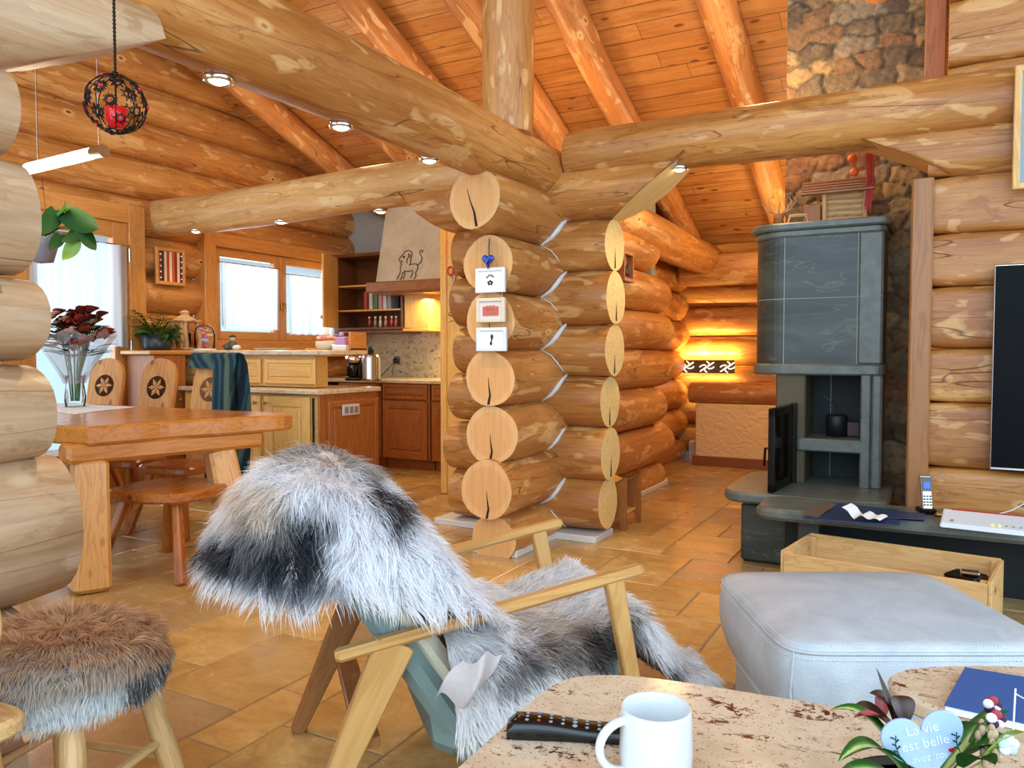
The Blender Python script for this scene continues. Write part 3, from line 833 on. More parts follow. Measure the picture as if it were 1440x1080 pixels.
# outside, seen through the panes
og = MB(); og.box((-16, 5, -1.0), (18, 30, .2), 0, 0); tag(og.build('ground', flat('snowy_ground', '#e3e6e6', .9)), kind='structure')
hs = thing('neighbouring_house', 'pale chalet with brown roof outside the kitchen window', 'house', (-17, 13.2, -.9))
mb = MB(); mb.box((0, 0, 2.2), (5, 7, 4.4), 0, .01); mb.build('wall', flat('chalet_wall', '#b9c2c0', .9), hs)
mb = MB(); mb.prism([(-4.2, 0), (4.2, 0), (4.2, .2), (0, 2.0), (-4.2, .2)], (0, 0, 4.4), Y_, Z_, 6, 0); mb.build('roof', flat('chalet_roof', '#6a4a38', .9), hs)
for yy in (-2.2, 0, 2.2):
    for zz in (1.4, 3.2):
        mb = MB(); mb.box((2.51, yy, zz), (.06, .9, 1.0), 0, .01); mb.build('window', flat('shutter_%g_%g' % (yy, zz), '#6f9c9c', .6), hs)

# ================================================================== KITCHEN
def panel(mb, c, wd, ht, n, sd, mi=0, th=.022, fr=.065):
    """framed raised panel, centre c, outward normal n, side axis sd"""
    c, n, sd = Vector(c), Vector(n), Vector(sd); up = Z_
    def bx(cx, cz, w_, h_, t0, t1, bev):
        R = Matrix((sd, n, up)).transposed()
        mb.box(c+sd*cx+up*cz+n*((t0+t1)/2), (w_, t1-t0, h_), mi, bev, rot=R)
    bx(0, 0, wd, ht, 0, th*.5, .002)
    for s in (-1, 1):
        bx(s*(wd-fr)/2, 0, fr, ht, 0, th, .006); bx(0, s*(ht-fr)/2, wd-2*fr+.01, fr, 0, th, .006)
    bx(0, 0, wd-2*fr-.03, ht-2*fr-.03, 0, th*.95, .016 if ht > .2 else .010)
def knob(mb, p, n, r=.014):
    p, n = Vector(p), Vector(n)
    mb.tube([p, p+n*.018], [.005, .006], 8); mb.ball(p+n*.026, r, 10)
def bow(mb, p, n, sd, l=.07):
    p, n, sd = Vector(p), Vector(n), Vector(sd)
    mb.tube([p-sd*l/2, p-sd*l/2+n*.02, p+n*.028-Z_*.006, p+sd*l/2+n*.02, p+sd*l/2], .0045, 8)
NX = Vector((0, -1, 0))
# peninsula
K0 = -4.02
pen = thing('kitchen_peninsula', 'honey coloured panelled cabinet block with brown end side facing the dining table', 'kitchen cabinet', (-4.95, 4.75, 0))
def L(p): return Vector(p)-Vector((-4.95, 4.75, 0))
mb = MB(); mb.box(L((-4.77, 4.78, .48)), (1.48, .68, .76), 0, .004); mb.box(L((-4.77, 4.82, .05)), (1.44, .62, .1), 0, .002); mb.build('body', 'cab', pen)
mb = MB()
xe = K0
mb.box(L((xe+.003, 4.76, .48)), (.02, .70, .78), 0, .003)
panel(mb, L((xe+.012, 4.80, .46)), .60, .70, (1, 0, 0), (0, 1, 0), fr=.05, th=.014)
mb.build('end_panel', 'cabdk', pen)
for i, x in enumerate((-4.35, -4.86, -5.30)):
    wd = .47 if i < 2 else .36
    mb = MB(); panel(mb, L((x, 4.44, .49)), wd, .72, NX, (1, 0, 0), fr=.085); d_ = mb.build('door', 'cab', pen)
    mb = MB(); knob(mb, L((x+(-.2 if i % 2 == 0 else .2), 4.418, .79)), NX); mb.build('knob', 'brass', d_)
mb = MB()
for z in (.17, .72):
    pass
mb.tube([L((-4.085, 4.428, .2)), L((-4.085, 4.428, .84))], .008, 8); mb.build('hinge_strip', 'iron', pen)
so = MB(); q = P(529/1.0-36, 576, x=K0+.03); so.box(L((K0+.033, q.y, q.z)), (.012, .20, .085), 0, .004); so.build('socket_plate', 'white', pen)
for k in (-1, 0, 1):
    mb = MB(); mb.box(L((K0+.041, q.y+k*.058, q.z)), (.006, .042, .05), 0, .003); mb.build('socket', flat('socket_inner_%d' % k, '#8c8478', .5), pen)
poly = [(-5.515, 4.38), (K0+.03, 4.38), (K0+.03, 5.12), (-5.515, 5.12)]
mb = MB(); mb.prism([(x, y) for x, y in poly], (0, 0, .885), X_, Y_, .035, 0, .006)
tag(mb.build('peninsula_worktop', 'worktop'), 'beige speckled granite worktop on the panelled cabinet block behind the dining table', 'worktop')
# raised bar
bar = thing('raised_cabinet_row', 'row of low drawer fronts standing on the peninsula, under the upper stone shelf', 'cabinet', (-5.07, 4.77, .905))
def L2(p): return Vector(p)-Vector((-5.07, 4.77, .905))
mb = MB(); mb.box(L2((-5.06, 4.695, 1.033)), (1.64, .15, .25), 0, .004); mb.build('body', 'cab', bar)
for i in range(3):
    u0, u1 = [(372, 445), (295, 368), (218, 291)][i]
    a, b = P(u0, 518, y=4.61).x, P(u1, 518, y=4.61).x
    a = max(a, -5.86)
    mb = MB(); panel(mb, L2(((a+b)/2, 4.618, 1.03)), abs(b-a)-.01, .2, NX, (1, 0, 0), fr=.038); mb.build('drawer', 'cab', bar)
bt = MB(); bt.box((-4.95, 4.77, 1.18), (1.86, .46, .04), 0, .008)
tag(bt.build('raised_stone_shelf', 'worktop'), 'long pale granite shelf carrying the lantern and glass dome', 'shelf')
bk = thing('side_cabinet', 'plain brown wooden cabinet between terrace door and kitchen, carrying the potted palm', 'cabinet', (-5.70, 4.32, 0))
mb = MB(); mb.box((0, .0, .58), (.34, .30, 1.16), 0, .004); mb.build('body', 'cabdk', bk)
mb = MB(); mb.box((0, .0, 1.18), (.38, .40, .035), 0, .008); mb.build('top', 'trim', bk)
TOPZ = 1.2
# end shelf box
mb = MB(); e = thing('display_box', 'small open wooden box at the right end of the stone shelf', 'box', (-4.25, 4.88, TOPZ))
for c, s in (((.22, 0, .07), (.02, .2, .14)), ((0, .1, .05), (.44, .02, .12)), ((0, 0, .008), (.46, .22, .015))): mb.box(c, s, 0, .003)
mb.build('boards', 'trim', e)

# far kitchen counter
for i, (x0, x1) in enumerate(((-5.55, -4.99), (-4.97, -4.385), (-4.365, -3.62))):
    t = thing('base_cabinet', ['shaded brown base cabinet behind the peninsula end', 'dark brown base cabinet with brass bow handle under the cooker hood', 'narrowly seen dark brown base cabinet beside the tall board'][i], 'kitchen cabinet', ((x0+x1)/2, 6.7, 0), group='dark base cabinets on the kitchen end wall')
    wd = x1-x0
    mb = MB(); mb.box((0, .02, .49), (wd, .64, .76), 0, .003); mb.box((0, .06, .05), (wd, .56, .1), 0, .002); mb.build('body', 'cabdk', t)
    mb = MB(); panel(mb, (0, -.305, .785), wd-.04, .15, NX, (1, 0, 0), fr=.03); d_ = mb.build('drawer', 'cabdk', t)
    mb = MB(); bow(mb, (0, -.33, .79), NX, X_); mb.build('handle', 'brass', d_)
    mb = MB(); panel(mb, (0, -.305, .40), wd-.04, .58, NX, (1, 0, 0), fr=.075); d_ = mb.build('door', 'cabdk', t)
    mb = MB(); bow(mb, (0, -.33, .655), NX, X_, .05); mb.build('handle', 'brass', d_)
mb = MB(); mb.box((-4.8, 6.74, .888), (2.4, .74, .035), 0, .006)
tag(mb.build('kitchen_worktop', 'worktop'), 'granite worktop along the kitchen end wall under the hood', 'worktop')
mb = MB(); mb.box((-4.75, 7.12, 1.4), (2.6, .035, 1.0), 0, .003)
tag(mb.build('splashback', 'splash'), 'beige stone splashback panel behind the kitchen worktop', 'splashback')
tp = thing('tall_cupboard', 'tall pale wooden cupboard side rising beside the left edge of the log pillar', 'cupboard', (-3.03, 5.75, 0))
mb = MB(); mb.box((0, 0, 1.14), (1.12, .62, 2.28), 0, .004); mb.build('body', 'cab', tp)
mb = MB(); mb.box((-.55, -.315, 1.14), (.06, .02, 2.26), 0, .004); mb.build('edge_strip', 'cab', tp)

# cooker hood
hd = thing('cooker_hood', 'tall tapered parchment coloured cooker hood with a drawn lion and wooden rim', 'cooker hood', (-4.6, 6.8, 1.8))
lo = [(-.52, -.30), (.58, -.30), (.58, .30), (-.52, .30)]; hi = [(-.56, -.02), (.44, -.02), (.44, .30), (-.56, .30)]
mb = MB(); pts = []
n1 = 12
for i in range(n1+1):
    t_ = i/n1; ring = []
    for a, b in zip(lo, hi): ring.append((a[0]+(b[0]-a[0])*t_, a[1]+(b[1]-a[1])*t_, .11+t_*1.0))
    pts.append([Vector(p) for p in ring])
vs_ = [p for r in pts for p in r]; fs = [(i*4+j, i*4+(j+1) % 4, i*4+4+(j+1) % 4, i*4+4+j) for i in range(n1) for j in range(4)]
mb.add(vs_, fs); mb.build('canopy', 'hood', hd)
mb = MB(); mb.box((0, 0, .055), (1.26, .68, .11), 0, .012); mb.box((0, -.0, .0), (1.14, .6, .03), 0, .004); mb.build('rim', 'oakdk', hd)
def hp(x, z):   # point on the sloping front of the canopy
    t_ = (z-.11)/1.0; return Vector((x, -.30+.28*t_-.004, z))
lion = [[(-.10, .50), (-.13, .55), (-.10, .61), (-.03, .63), (.04, .60), (.06, .54), (.05, .47)], [(-.13, .55), (-.17, .52), (-.19, .48), (-.17, .45), (-.14, .46), (-.12, .44), (-.15, .42), (-.12, .40)],
        [(-.12, .40), (-.14, .34), (-.12, .28), (-.13, .22), (-.17, .15)], [(.05, .47), (.06, .42), (.04, .37), (.10, .39), (.17, .39), (.21, .36)], [(-.08, .24), (-.03, .28), (.05, .27), (.12, .28), (.13, .22), (.10, .16)],
        [(.21, .36), (.22, .30), (.19, .24), (.21, .18), (.18, .14)], [(-.08, .24), (-.07, .18), (-.10, .13)], [(-.03, .27), (-.02, .2), (-.05, .14)], [(.21, .37), (.27, .42), (.27, .49), (.23, .54), (.20, .58), (.23, .62), (.27, .60), (.25, .57)],
        [(-.11, .52), (-.09, .53), (-.08, .51)], [(-.02, .58), (0, .52), (-.03, .46), (-.01, .41)], [(.02, .56), (.03, .50)]]
mb = MB()
for ln in lion: mb.tube([hp((x-.03)*.62-.13, .13+(z-.15)*.62) for x, z in ln], .0045, 6)
mb.build('lion_drawing', 'blackmat', hd)
light('hood_lamp', 'AREA', (-4.45, 6.72, 1.74), 14, (1, .78, .38), (0, 0, 0), .5, .3)

# open wall cabinet
wc = thing('wall_cabinet', 'brown wall cabinet with open door and shelves left of the cooker hood', 'wall cabinet', (-5.42, 6.92, 1.44))
mb = MB()
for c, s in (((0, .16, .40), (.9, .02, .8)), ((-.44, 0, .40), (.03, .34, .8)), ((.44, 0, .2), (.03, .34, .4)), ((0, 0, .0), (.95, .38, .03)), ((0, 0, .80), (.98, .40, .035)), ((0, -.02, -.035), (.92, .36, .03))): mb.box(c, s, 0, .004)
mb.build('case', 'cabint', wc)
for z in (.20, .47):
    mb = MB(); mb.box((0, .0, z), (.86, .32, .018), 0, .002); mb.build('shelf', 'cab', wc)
mb = MB(); mb.box((-.36, -.37, .40), (.022, .42, .78), 0, .006, rot=radians(20)); d_ = mb.build('door', 'cab', wc)
mb = MB(); mb.ball((-.32, -.55, .12), .02); mb.build('knob', 'brass', d_)
sidec = thing('spice_cupboard', 'small yellow lit cupboard block under the cooker hood', 'cupboard', (-4.80, 6.93, 1.44))
mb = MB(); mb.box((0, 0, .19), (.30, .34, .38), 0, .004); mb.box((0, 0, -.02), (.34, .38, .03), 0, .004); mb.build('body', 'cab', sidec)
cx0, cy0 = -5.42, 6.85
for k, x in enumerate((-.05, .02, .09, .15, .21, .27)):
    cols = ['#b04a3a', '#cfd2cc', '#5a8a52', '#d9a09a', '#e4e0d4', '#9aa4b4']
    mb = MB(); h_ = .19+.03*hsh(k); mb.box((cx0+x, cy0-.02, 1.44+.21+h_/2), (.045, .14, h_), 0, .003)
    tag(mb.build('recipe_book', flat('book_%d' % k, cols[k], .6)), 'cookery book with %s spine on the middle cabinet shelf' % ['reddish', 'light grey', 'green', 'pinkish', 'cream', 'blue grey'][k], 'book', 'books in the open wall cabinet')
for k, x in enumerate((.12, .20, .28)):
    mb = MB(); mb.lathe([(.0, 0), (.036, .0), (.038, .10), (.03, .125), (.0, .13)], (cx0+x, cy0-.02, 1.44+.48), 14)
    t = mb.build('storage_jar', flat('jar_%d' % k, ['#8a8f96', '#2a4f9a', '#31589c'][k], .2)); tag(t, '%s storage jar on the top shelf of the open wall cabinet' % ['grey', 'dark blue', 'bright blue'][k], 'jar', 'jars in the open wall cabinet')
for k, x in enumerate((-.02, .06, .13, .20, .28, .34)):
    t = thing('spice_bottle', ['amber', 'clear', 'white capped', 'pink', 'red', 'rosy'][k]+' spice bottle on the bottom shelf of the open wall cabinet', 'bottle', (cx0+x, cy0-.06, 1.455), group='spice bottles in the open wall cabinet')
    mb = MB(); mb.lathe([(.0, 0), (.018, 0), (.019, .06), (.01, .08), (.01, .095)], n=12); mb.build('body', flat('spice_%d' % k, ['#8a4a20', '#9a8a78', '#cfc6b4', '#c87878', '#b83a32', '#c46a5a'][k], .15), t)
    mb = MB(); mb.lathe([(.0, .095), (.012, .095), (.012, .115), (.0, .117)], n=10); mb.build('cap', 'whitemat', t)

# worktop appliances
q = P(498, 535, z=.906); 
t = thing('coffee_machine', 'black and chrome coffee machine on the kitchen worktop', 'coffee machine', (q.x, q.y, .906), radians(20))
mb = MB(); mb.lathe([(.0, 0), (.085, 0), (.088, .03), (.07, .035), (.0, .036)], n=20); mb.box((0, .06, .14), (.12, .10, .24), 0, .02); mb.build('body', 'blackmat', t)
mb = MB(); mb.lathe([(.05, .04), (.062, .05), (.062, .15), (.055, .16), (0, .165)], (0, -.03, 0), 20); mb.build('jug', 'black', t)
mb = MB(); mb.lathe([(.07, .17), (.085, .18), (.085, .235), (.05, .25), (.0, .25)], (0, -.01, 0), 20); mb.build('chrome_head', 'chrome', t)
mb = MB(); mb.tube([(0, .0, .25), (0, .0, .28), (.03, -.03, .30)], .014, 8); mb.build('lever', 'black', t)
q = P(524, 535, z=.906)
t = thing('kettle', 'tall shiny steel kettle beside the coffee machine', 'kettle', (q.x+.02, q.y-.05, .906), radians(-30))
mb = MB(); mb.lathe([(.0, 0), (.10, 0), (.10, .02), (.096, .03), (.094, .22), (.085, .25), (.05, .265), (.0, .268)], n=28); mb.build('body', 'steel', t)
mb = MB(); mb.lathe([(.0, .268), (.03, .268), (.028, .31), (.016, .33), (0, .335)], n=16); mb.build('lid', 'blackmat', t)
mb = MB(); mb.tube([(-.09, 0, .24), (-.15, 0, .23), (-.16, 0, .12), (-.095, 0, .05)], .012, 10); mb.build('handle', 'black', t)
q = P(558, 507, y=7.09)
t = thing('wall_socket', 'square wall socket with black plug on the stone splashback', 'socket', (q.x, 7.10, q.z))
mb = MB(); mb.box((0, 0, 0), (.09, .012, .09), 0, .004); mb.build('plate', 'steel', t)
mb = MB(); mb.lathe([(.0, 0), (.028, 0), (.026, .045), (0, .05)], (0, -.004, 0), 14, axis=Matrix.Rotation(pi/2, 3, 'X')); mb.build('plug', 'black', t)
mb = MB(); a = Vector((q.x, 7.05, q.z)); b = P(538, 530, z=.93)
mb.tube([a, a+Vector((-.02, -.04, -.06)), a+Vector((-.10, -.1, -.16)), a+Vector((-.16, -.14, -.24)), b+Vector((0, 0, -.02))], .004, 6)
mb.tube([a, a+Vector((.0, -.05, -.12)), a+Vector((.04, -.06, -.2)), a+Vector((-.1, -.12, -.26)), b+Vector((0.02, 0, -.02))], .004, 6)
tag(mb.build('power_cable', 'black'), 'thin black cables from the wall socket to the kettle', 'cable')
q = P(470, 524, y=7.08)
t = thing('double_socket', 'steel double socket plate on the stone behind the raised shelf', 'socket', (q.x, 7.095, q.z))
mb = MB(); mb.box((0, 0, 0), (.17, .012, .10), 0, .004); mb.build('plate', 'steel', t)
mb = MB(); mb.box((.04, -.008, 0), (.045, .01, .05), 0, .003); mb.build('switch', 'white', t)
q = P(458, 533, z=.906); mb = MB(); mb.lathe([(0, 0), (.10, 0), (.13, .015), (.12, .016), (0, .006)], (q.x+.05, 6.62, .906), 20)
tag(mb.build('plate', 'white'), 'white plate on the worktop behind the raised shelf', 'plate')

# ---- things on the raised shelf ---------------------------------
def leafblade(mb, p, d, L_, wd, droop=.5, n=6, mi=0, up=Z_, cup=.12):
    p, d = Vector(p), Vector(d).normalized(); sd = d.cross(Vector(up))
    if sd.length < .05: sd = Vector((1, 0, 0))
    sd.normalize(); rows = []; c = p.copy(); dd = d.copy()
    for i in range(n+1):
        t_ = i/n; w_ = wd*sin(pi*min(1, t_*.93+.05))**.8*(1-.15*t_) if i < n else 0.0005
        nn = sd.cross(dd).normalized()
        rows.append([c-sd*w_/2+nn*w_*cup, c, c+sd*w_/2+nn*w_*cup]); c = c+dd*(L_/n); dd = (dd+Vector((0, 0, -droop/n))).normalized()
    mb.grid(rows, mi); return mb
q = P(216, 487, z=TOPZ)
t = thing('potted_palm', 'small feathery palm in a dark round pot on the brown side cabinet', 'potted plant', (-5.70, 4.33, 1.198))
mb = MB(); mb.lathe([(0, 0), (.105, 0), (.112, .02), (.128, .13), (.120, .13), (.11, .05), (0, .04)], n=28); mb.build('pot', 'pot', t)
mb = MB(); mb.lathe([(0, .115), (.116, .115)], n=20); mb.build('soil', flat('soil', '#2c1e14', .95), t)
mb = MB(); rnd = random.Random(3)
for k in range(34):
    a = k*2.4; el = rnd.uniform(.3, 1.4); d = Vector((cos(a)*cos(el), sin(a)*cos(el), sin(el))); L_ = rnd.uniform(.13, .24)*(.6 if d.x*cos(YAW)+d.y*sin(YAW) > .25 else 1)
    c = Vector((cos(a)*.04, sin(a)*.04, .12)); pts = [c.copy()]; dd = d.copy()
    for i in range(7):
        c = c+dd*L_/7; dd = (dd+Vector((0, 0, -.16))).normalized(); pts.append(c.copy())
    mb.tube(pts, .0022, 5)
    for i in range(2, 8):
        for s_ in (-1, 1):
            sd = dd.cross(Z_).normalized()*s_; leafblade(mb, pts[i], dd*.7+sd*.8, .080, .019, .7, 4)
mb.build('fronds', 'leaf', t)
q = P(260, 489, z=TOPZ); BY = 4.70
def on_bar(u, y=BY): return P(u, 488, y=y).x
t = thing('driftwood_lantern', 'wooden lantern of pale driftwood sticks with glass inside', 'lantern', (on_bar(261), BY, TOPZ))
mb = MB(); rnd = random.Random(9)
for sx in (-1, 1):
    for sy in (-1, 1):
        for k in range(2):
            x, y = sx*(.085-.02*k), sy*(.085-.018*(1-k))
            mb.tube([(x+rnd.uniform(-.012, .012), y, 0.01), (x*1.15, y*1.1, .09), (x*.95, y, .17), (x*.9+rnd.uniform(-.01, .01), y*.9, .25)], [.022, .018, .020, .014], 7)
    mb.tube([(sx*.02, -.09, .02), (sx*.06, -.085, .12), (sx*.03, -.09, .2)], [.011, .009, .007], 6)
mb.build('sticks', 'drift', t)
mb = MB(); mb.box((0, 0, .012), (.22, .22, .024), 0, .008); mb.build('base', 'drift', t)
mb = MB(); mb.box((0, 0, .255), (.20, .20, .018), 0, .006); mb.lathe([(.125, .262), (.11, .28), (.05, .305), (.045, .325), (.065, .33), (.02, .352), (0, .355)], n=4, smooth=False); mb.build('roof', 'drift', t)
mb = MB(); mb.lathe([(0, .028), (.045, .028), (.048, .15), (.046, .15), (.043, .03)], n=18); mb.build('glass_cylinder', 'glass', t)
mb = MB(); mb.lathe([(0, .03), (.03, .03), (.03, .09), (0, .092)], n=16); mb.build('candle', 'whitemat', t)
t = thing('glass_dome', 'clear glass dome over small pastel flowers and figures', 'glass dome', (on_bar(292), BY-.03, TOPZ))
mb = MB(); mb.lathe([(.085, 0), (.085, .14), (.075, .185), (.05, .21), (.0, .222)], n=28); mb.build('dome', 'glass', t)
mb = MB(); mb.lathe([(0, 0), (.092, 0), (.092, .014), (0, .016)], n=28); mb.build('base', 'whitemat', t)
rnd = random.Random(4)
cl = ['#e8843a', '#d8506a', '#8fc4e0', '#c9a0d0', '#f0d0c0', '#6aa0d8', '#e06a8a', '#f2e6e0']
for k in range(12):
    a = rnd.uniform(0, 6.28); r_ = rnd.uniform(.0, .05); z = .04+k*.013
    mb = MB(); 
    for j in range(5):
        b = a+j*1.256; mb.ball((r_*cos(a)+.016*cos(b), r_*sin(a)+.016*sin(b), z), .013, 7, sq=(1, 1, .7))
    mb.build('flower', flat('dome_flower_%d' % k, cl[k % 8], .6), t)
t = thing('pebble_figure', 'little grey figurine of rounded stones on the stone shelf', 'figurine', (on_bar(327), BY, TOPZ), radians(10))
mb = MB(); mb.ball((-.05, 0, .03), .035, 12, sq=(1.2, 1, .85)); mb.ball((.0, 0, .045), .04, 12); mb.build('body', flat('slate_pebble', '#4a4e52', .4), t)
mb = MB(); mb.ball((.005, -.005, .10), .028, 12); mb.build('head', flat('pebble_head', '#c9b488', .5), t)
mb = MB(); mb.lathe([(.03, .108), (.026, .122), (.0, .132)], (.005, -.005, 0), 14); mb.build('cap', flat('pebble_cap', '#3a3e3a', .5), t)
mb = MB(); mb.ball((.055, -.02, .022), .034, 12, sq=(1.1, 1, .7)); mb.build('foot_stone', 'white', t)
t = thing('serving_dish', 'flat white dish on the stone shelf', 'dish', (on_bar(382), BY+.02, TOPZ))
mb = MB(); mb.lathe([(0, 0), (.10, 0), (.15, .012), (.145, .014), (.0, .006)], n=32); mb.build('plate', 'white', t)
t = thing('flower_basket', 'cream basket of pink and peach fabric flowers at the right end of the stone shelf', 'basket', (on_bar(453)+.0, BY+.05, TOPZ))
mb = MB(); mb.lathe([(0, 0), (.06, 0), (.085, .03), (.085, .07), (.078, .07), (.06, .01)], n=24); mb.build('basket', 'cream', t)
for k in range(11):
    a = k*2.4; r_ = .02*sqrt(k); mb = MB(); c = Vector((r_*cos(a), r_*sin(a), .09+.02*(1-r_/.07)))
    for j in range(6): mb.ball(c+Vector((.016*cos(j*1.05), .016*sin(j*1.05), 0)), .014, 7)
    mb.ball(c+Vector((0, 0, .008)), .01, 7); mb.build('flower', flat('basket_flower_%d' % k, ['#e89a8a', '#f0b8a0', '#d87a7a', '#f2d0b8'][k % 4], .8), t)
t = thing('gift_box', 'small mauve and white box beside the flower basket', 'box', (on_bar(473), BY+.06, TOPZ), radians(15))
mb = MB(); mb.box((0, 0, .02), (.12, .09, .04), 0, .004); mb.build('lower_box', 'white', t)
mb = MB(); mb.box((0, 0, .072), (.085, .06, .06), 0, .004); mb.ball((0, 0, .12), .022); mb.build('upper_box', flat('mauve', '#b58ac0', .5), t)

# collage on the outer wall between door and window
q0, q1 = P(216, 350, x=-5.92), P(258, 400, x=-5.92)
t = thing('striped_collage', 'framed picture of red, cream and dark vertical strips on the log wall', 'picture', (-5.90, (q0.y+q1.y)/2, (q0.z+q1.z)/2))
hy = abs(q1.y-q0.y)/2; hz = abs(q0.z-q1.z)/2+.02
mb = MB(); frame_rect(mb, 0, -hy, hy, -hz, hz, .03, .03); mb.build('frame', 'trim', t)
cs = ['#7a2018', '#4a1c18', '#d8c098', '#b03a20', '#e0cfa0', '#c4542c', '#8a2018', '#e2cfa0', '#5a1818']
for k, c in enumerate(cs):
    wy = (2*hy-.06)/len(cs); mb = MB(); mb.box((.0, -hy+.03+wy*(k+.5), 0), (.014, wy*.96, 2*hz-.06), 0, .002); mb.build('strip', flat('strip_%d' % k, c, .6), t)
mb = MB()
for k in range(5): mb.ball((.012, -hy+.03+wy*.5, -hz+.06+k*(2*hz-.12)/4), .008, 6); mb.ball((.012, hy-.03-wy*.5, -hz+.06+k*(2*hz-.12)/4), .008, 6)
mb.build('white_bead', 'whitemat', t)

# ================================================================== HALL
q0, q1 = P(930, 514, y=8.63), P(1034, 514, y=8.63)
t = thing('cutout_light_panel', 'dark board with bright cut-out swirl shapes, glowing yellow along the far hall wall', 'light', ((q0.x+q1.x)/2, 8.60, q0.z-.01))
wdp = (q1.x-q0.x)
mb = MB(); mb.box((0, 0, 0), (wdp, .02, .15), 0, .004); mb.build('board', flat('bronze_board', '#5a4a38', .4), t)
mb = MB()
for k in range(4):
    cx = -wdp/2+wdp*(.10+.27*k)
    for a0 in (0, pi/2, pi, 3*pi/2):
        pts = []
        for j in range(6):
            a = a0+.5+j*.22; r_ = .018+.009*j; pts.append((cx+r_*1.25*cos(a), -.012, r_*sin(a)*.95))
        mb.tube(pts, .0085, 6, sq=.4)
    mb.tube([(cx-.075, -.012, -.05), (cx+.075, -.012, .05)], .005, 6)
mb.build('cutout', emis('cutout_glow', '#fff6d0', 5), t)
light('panel_glow', 'AREA', ((q0.x+q1.x)/2, 8.58, q0.z+.10), 15, (1, .70, .22), (radians(125), 0, 0), wdp, .05)
light('panel_glow', 'AREA', ((q0.x+q1.x)/2, 8.58, q0.z-.10), 5, (1, .70, .22), (radians(60), 0, 0), wdp, .05)
light('hall_lamp', 'POINT', (-.9, 6.9, 1.95), 38, (1, .72, .38), size=.12)
q0, q1 = P(978, 655, y=8.15), P(1100, 655, y=8.15)
mb = MB(); mb.box(((q0.x+.2)/2, 8.25, .325), (.2-q0.x, .25, .65), 0, .01); tag(mb.build('wall_stub', 'stucco'), kind='structure')
mb = MB(); mb.box(((q0.x+.2)/2-.01, 8.115, .05), (.2-q0.x+.03, .02, .1), 0, .003); tag(mb.build('baseboard_hall', 'tileskirt'), kind='structure')
mb = MB(); log(mb, (q0.x-.07, 8.2, .765), (.2, 8.2, .765), .115, seed=91)
tag(mb.build('half_log_ledge', ['log_warm', 'end']), 'orange log ledge lying on the stucco half wall in the hall', 'ledge')
# ================================================================== CHIMNEY AND STOVE
def stone_mat():
    t = NT('rough_stone'); c = t.n('Attribute', attribute_name='fc').outputs['Color']
    n = t.noise(t.obj(), 22, 6, .7, .6); n2 = t.noise(t.obj(), 6, 4, .6)
    col = t.mix(t.ramp(n, (.35, .55), (.6, 0.0)), c, lin('#3e2c1c'))
    col = t.mix(t.ramp(n2, (.55, 0.0), (.75, .45)), col, lin('#c9a468'))
    return t.set(col, .75, bump=n, bs=.9, bd=.012)
M['stone'] = stone_mat()
def stone_wall(mb_name, x0, x1, z0, z1, y, seed=1, parent=None, res=.011):
    rs = np.random.RandomState(seed); sx, sz = .15, .10
    pts = []; cols = []
    pal = [lin(c) for c in ('#a88c62', '#8c7452', '#7a684e', '#b39462', '#94704a', '#6a5842', '#9c8a6c', '#8a5e3c')]
    j = 0; zz = z0-.2
    while zz < z1+.2:
        xx = x0-.2+rs.rand()*sx; hrow = sz*(.75+.7*rs.rand())
        while xx < x1+.3:
            w_ = sx*(.6+1.1*rs.rand()); pts.append((xx+w_/2, zz+hrow/2+rs.randn()*.018)); cols.append(pal[rs.randint(8)]); xx += w_
        zz += hrow
    pts = np.array(pts); cols = np.array(cols)[:, :3]
    nx, nz = int((x1-x0)/res)+1, int((z1-z0)/res)+1
    X, Z = np.meshgrid(np.linspace(x0, x1, nx), np.linspace(z0, z1, nz), indexing='ij')
    wx = X+.012*np.sin(Z*31+X*9)+.008*np.sin(X*63+Z*17); wz = Z+.012*np.sin(X*27+Z*8)+.006*np.sin(Z*71+X*23)
    f1 = np.full(X.shape, 9.); f2 = np.full(X.shape, 9.); idx = np.zeros(X.shape, int)
    for i, (px, pz) in enumerate(pts):
        d = np.maximum(np.abs(wx-px)*.75, np.abs(wz-pz)*1.15)*.6+np.hypot((wx-px)*.75, (wz-pz)*1.15)*.4
        m1 = d < f1; f2 = np.where(m1, f1, np.minimum(f2, d)); idx = np.where(m1, i, idx); f1 = np.where(m1, d, f1)
    e = f2-f1; rs2 = rs.rand(len(pts))
    hgt = np.clip(e/.022, 0, 1)**.6*.028*(.55+.9*rs2[idx])+.004*np.sin(X*110+Z*40)*np.sin(Z*90)
    mort = np.clip(1-e/.008, 0, 1)[..., None]
    C = cols[idx]*(1-mort)+np.array(lin('#6e6250')[:3])*mort
    vs_ = np.stack([X, y-hgt, Z], -1).reshape(-1, 3).tolist()
    fs = [(i*nz+j_, (i+1)*nz+j_, (i+1)*nz+j_+1, i*nz+j_+1) for i in range(nx-1) for j_ in range(nz-1)]
    mb = MB(); mb.add(vs_, fs, 0, None, True)
    n0 = len(mb.v); mb.box(((x0+x1)/2, y+.28, (z0+z1)/2), (x1-x0-.002, .54, z1-z0), 0, 0)
    o = mb.build(mb_name, 'stone', parent)
    C4 = np.ones((len(mb.v), 4)); C4[:n0, :3] = C.reshape(-1, 3); C4[n0:, :3] = lin('#8c7452')[:3]
    a = o.data.attributes.new('fc', 'FLOAT_COLOR', 'POINT'); a.data.foreach_set('color', C4.ravel())
    return o
ch = stone_wall('stone_chimney', -.87, -.03, 0, 3.6, 5.34)
tag(ch, 'rough natural stone chimney rising behind the slate stove to the roof', 'chimney')
mb = MB(); mb.box((-.03, 4.98, 3.1), (.10, .5, 1.0), 0, .005); tag(mb.build('trim_4', 'cabdk'), kind='structure')

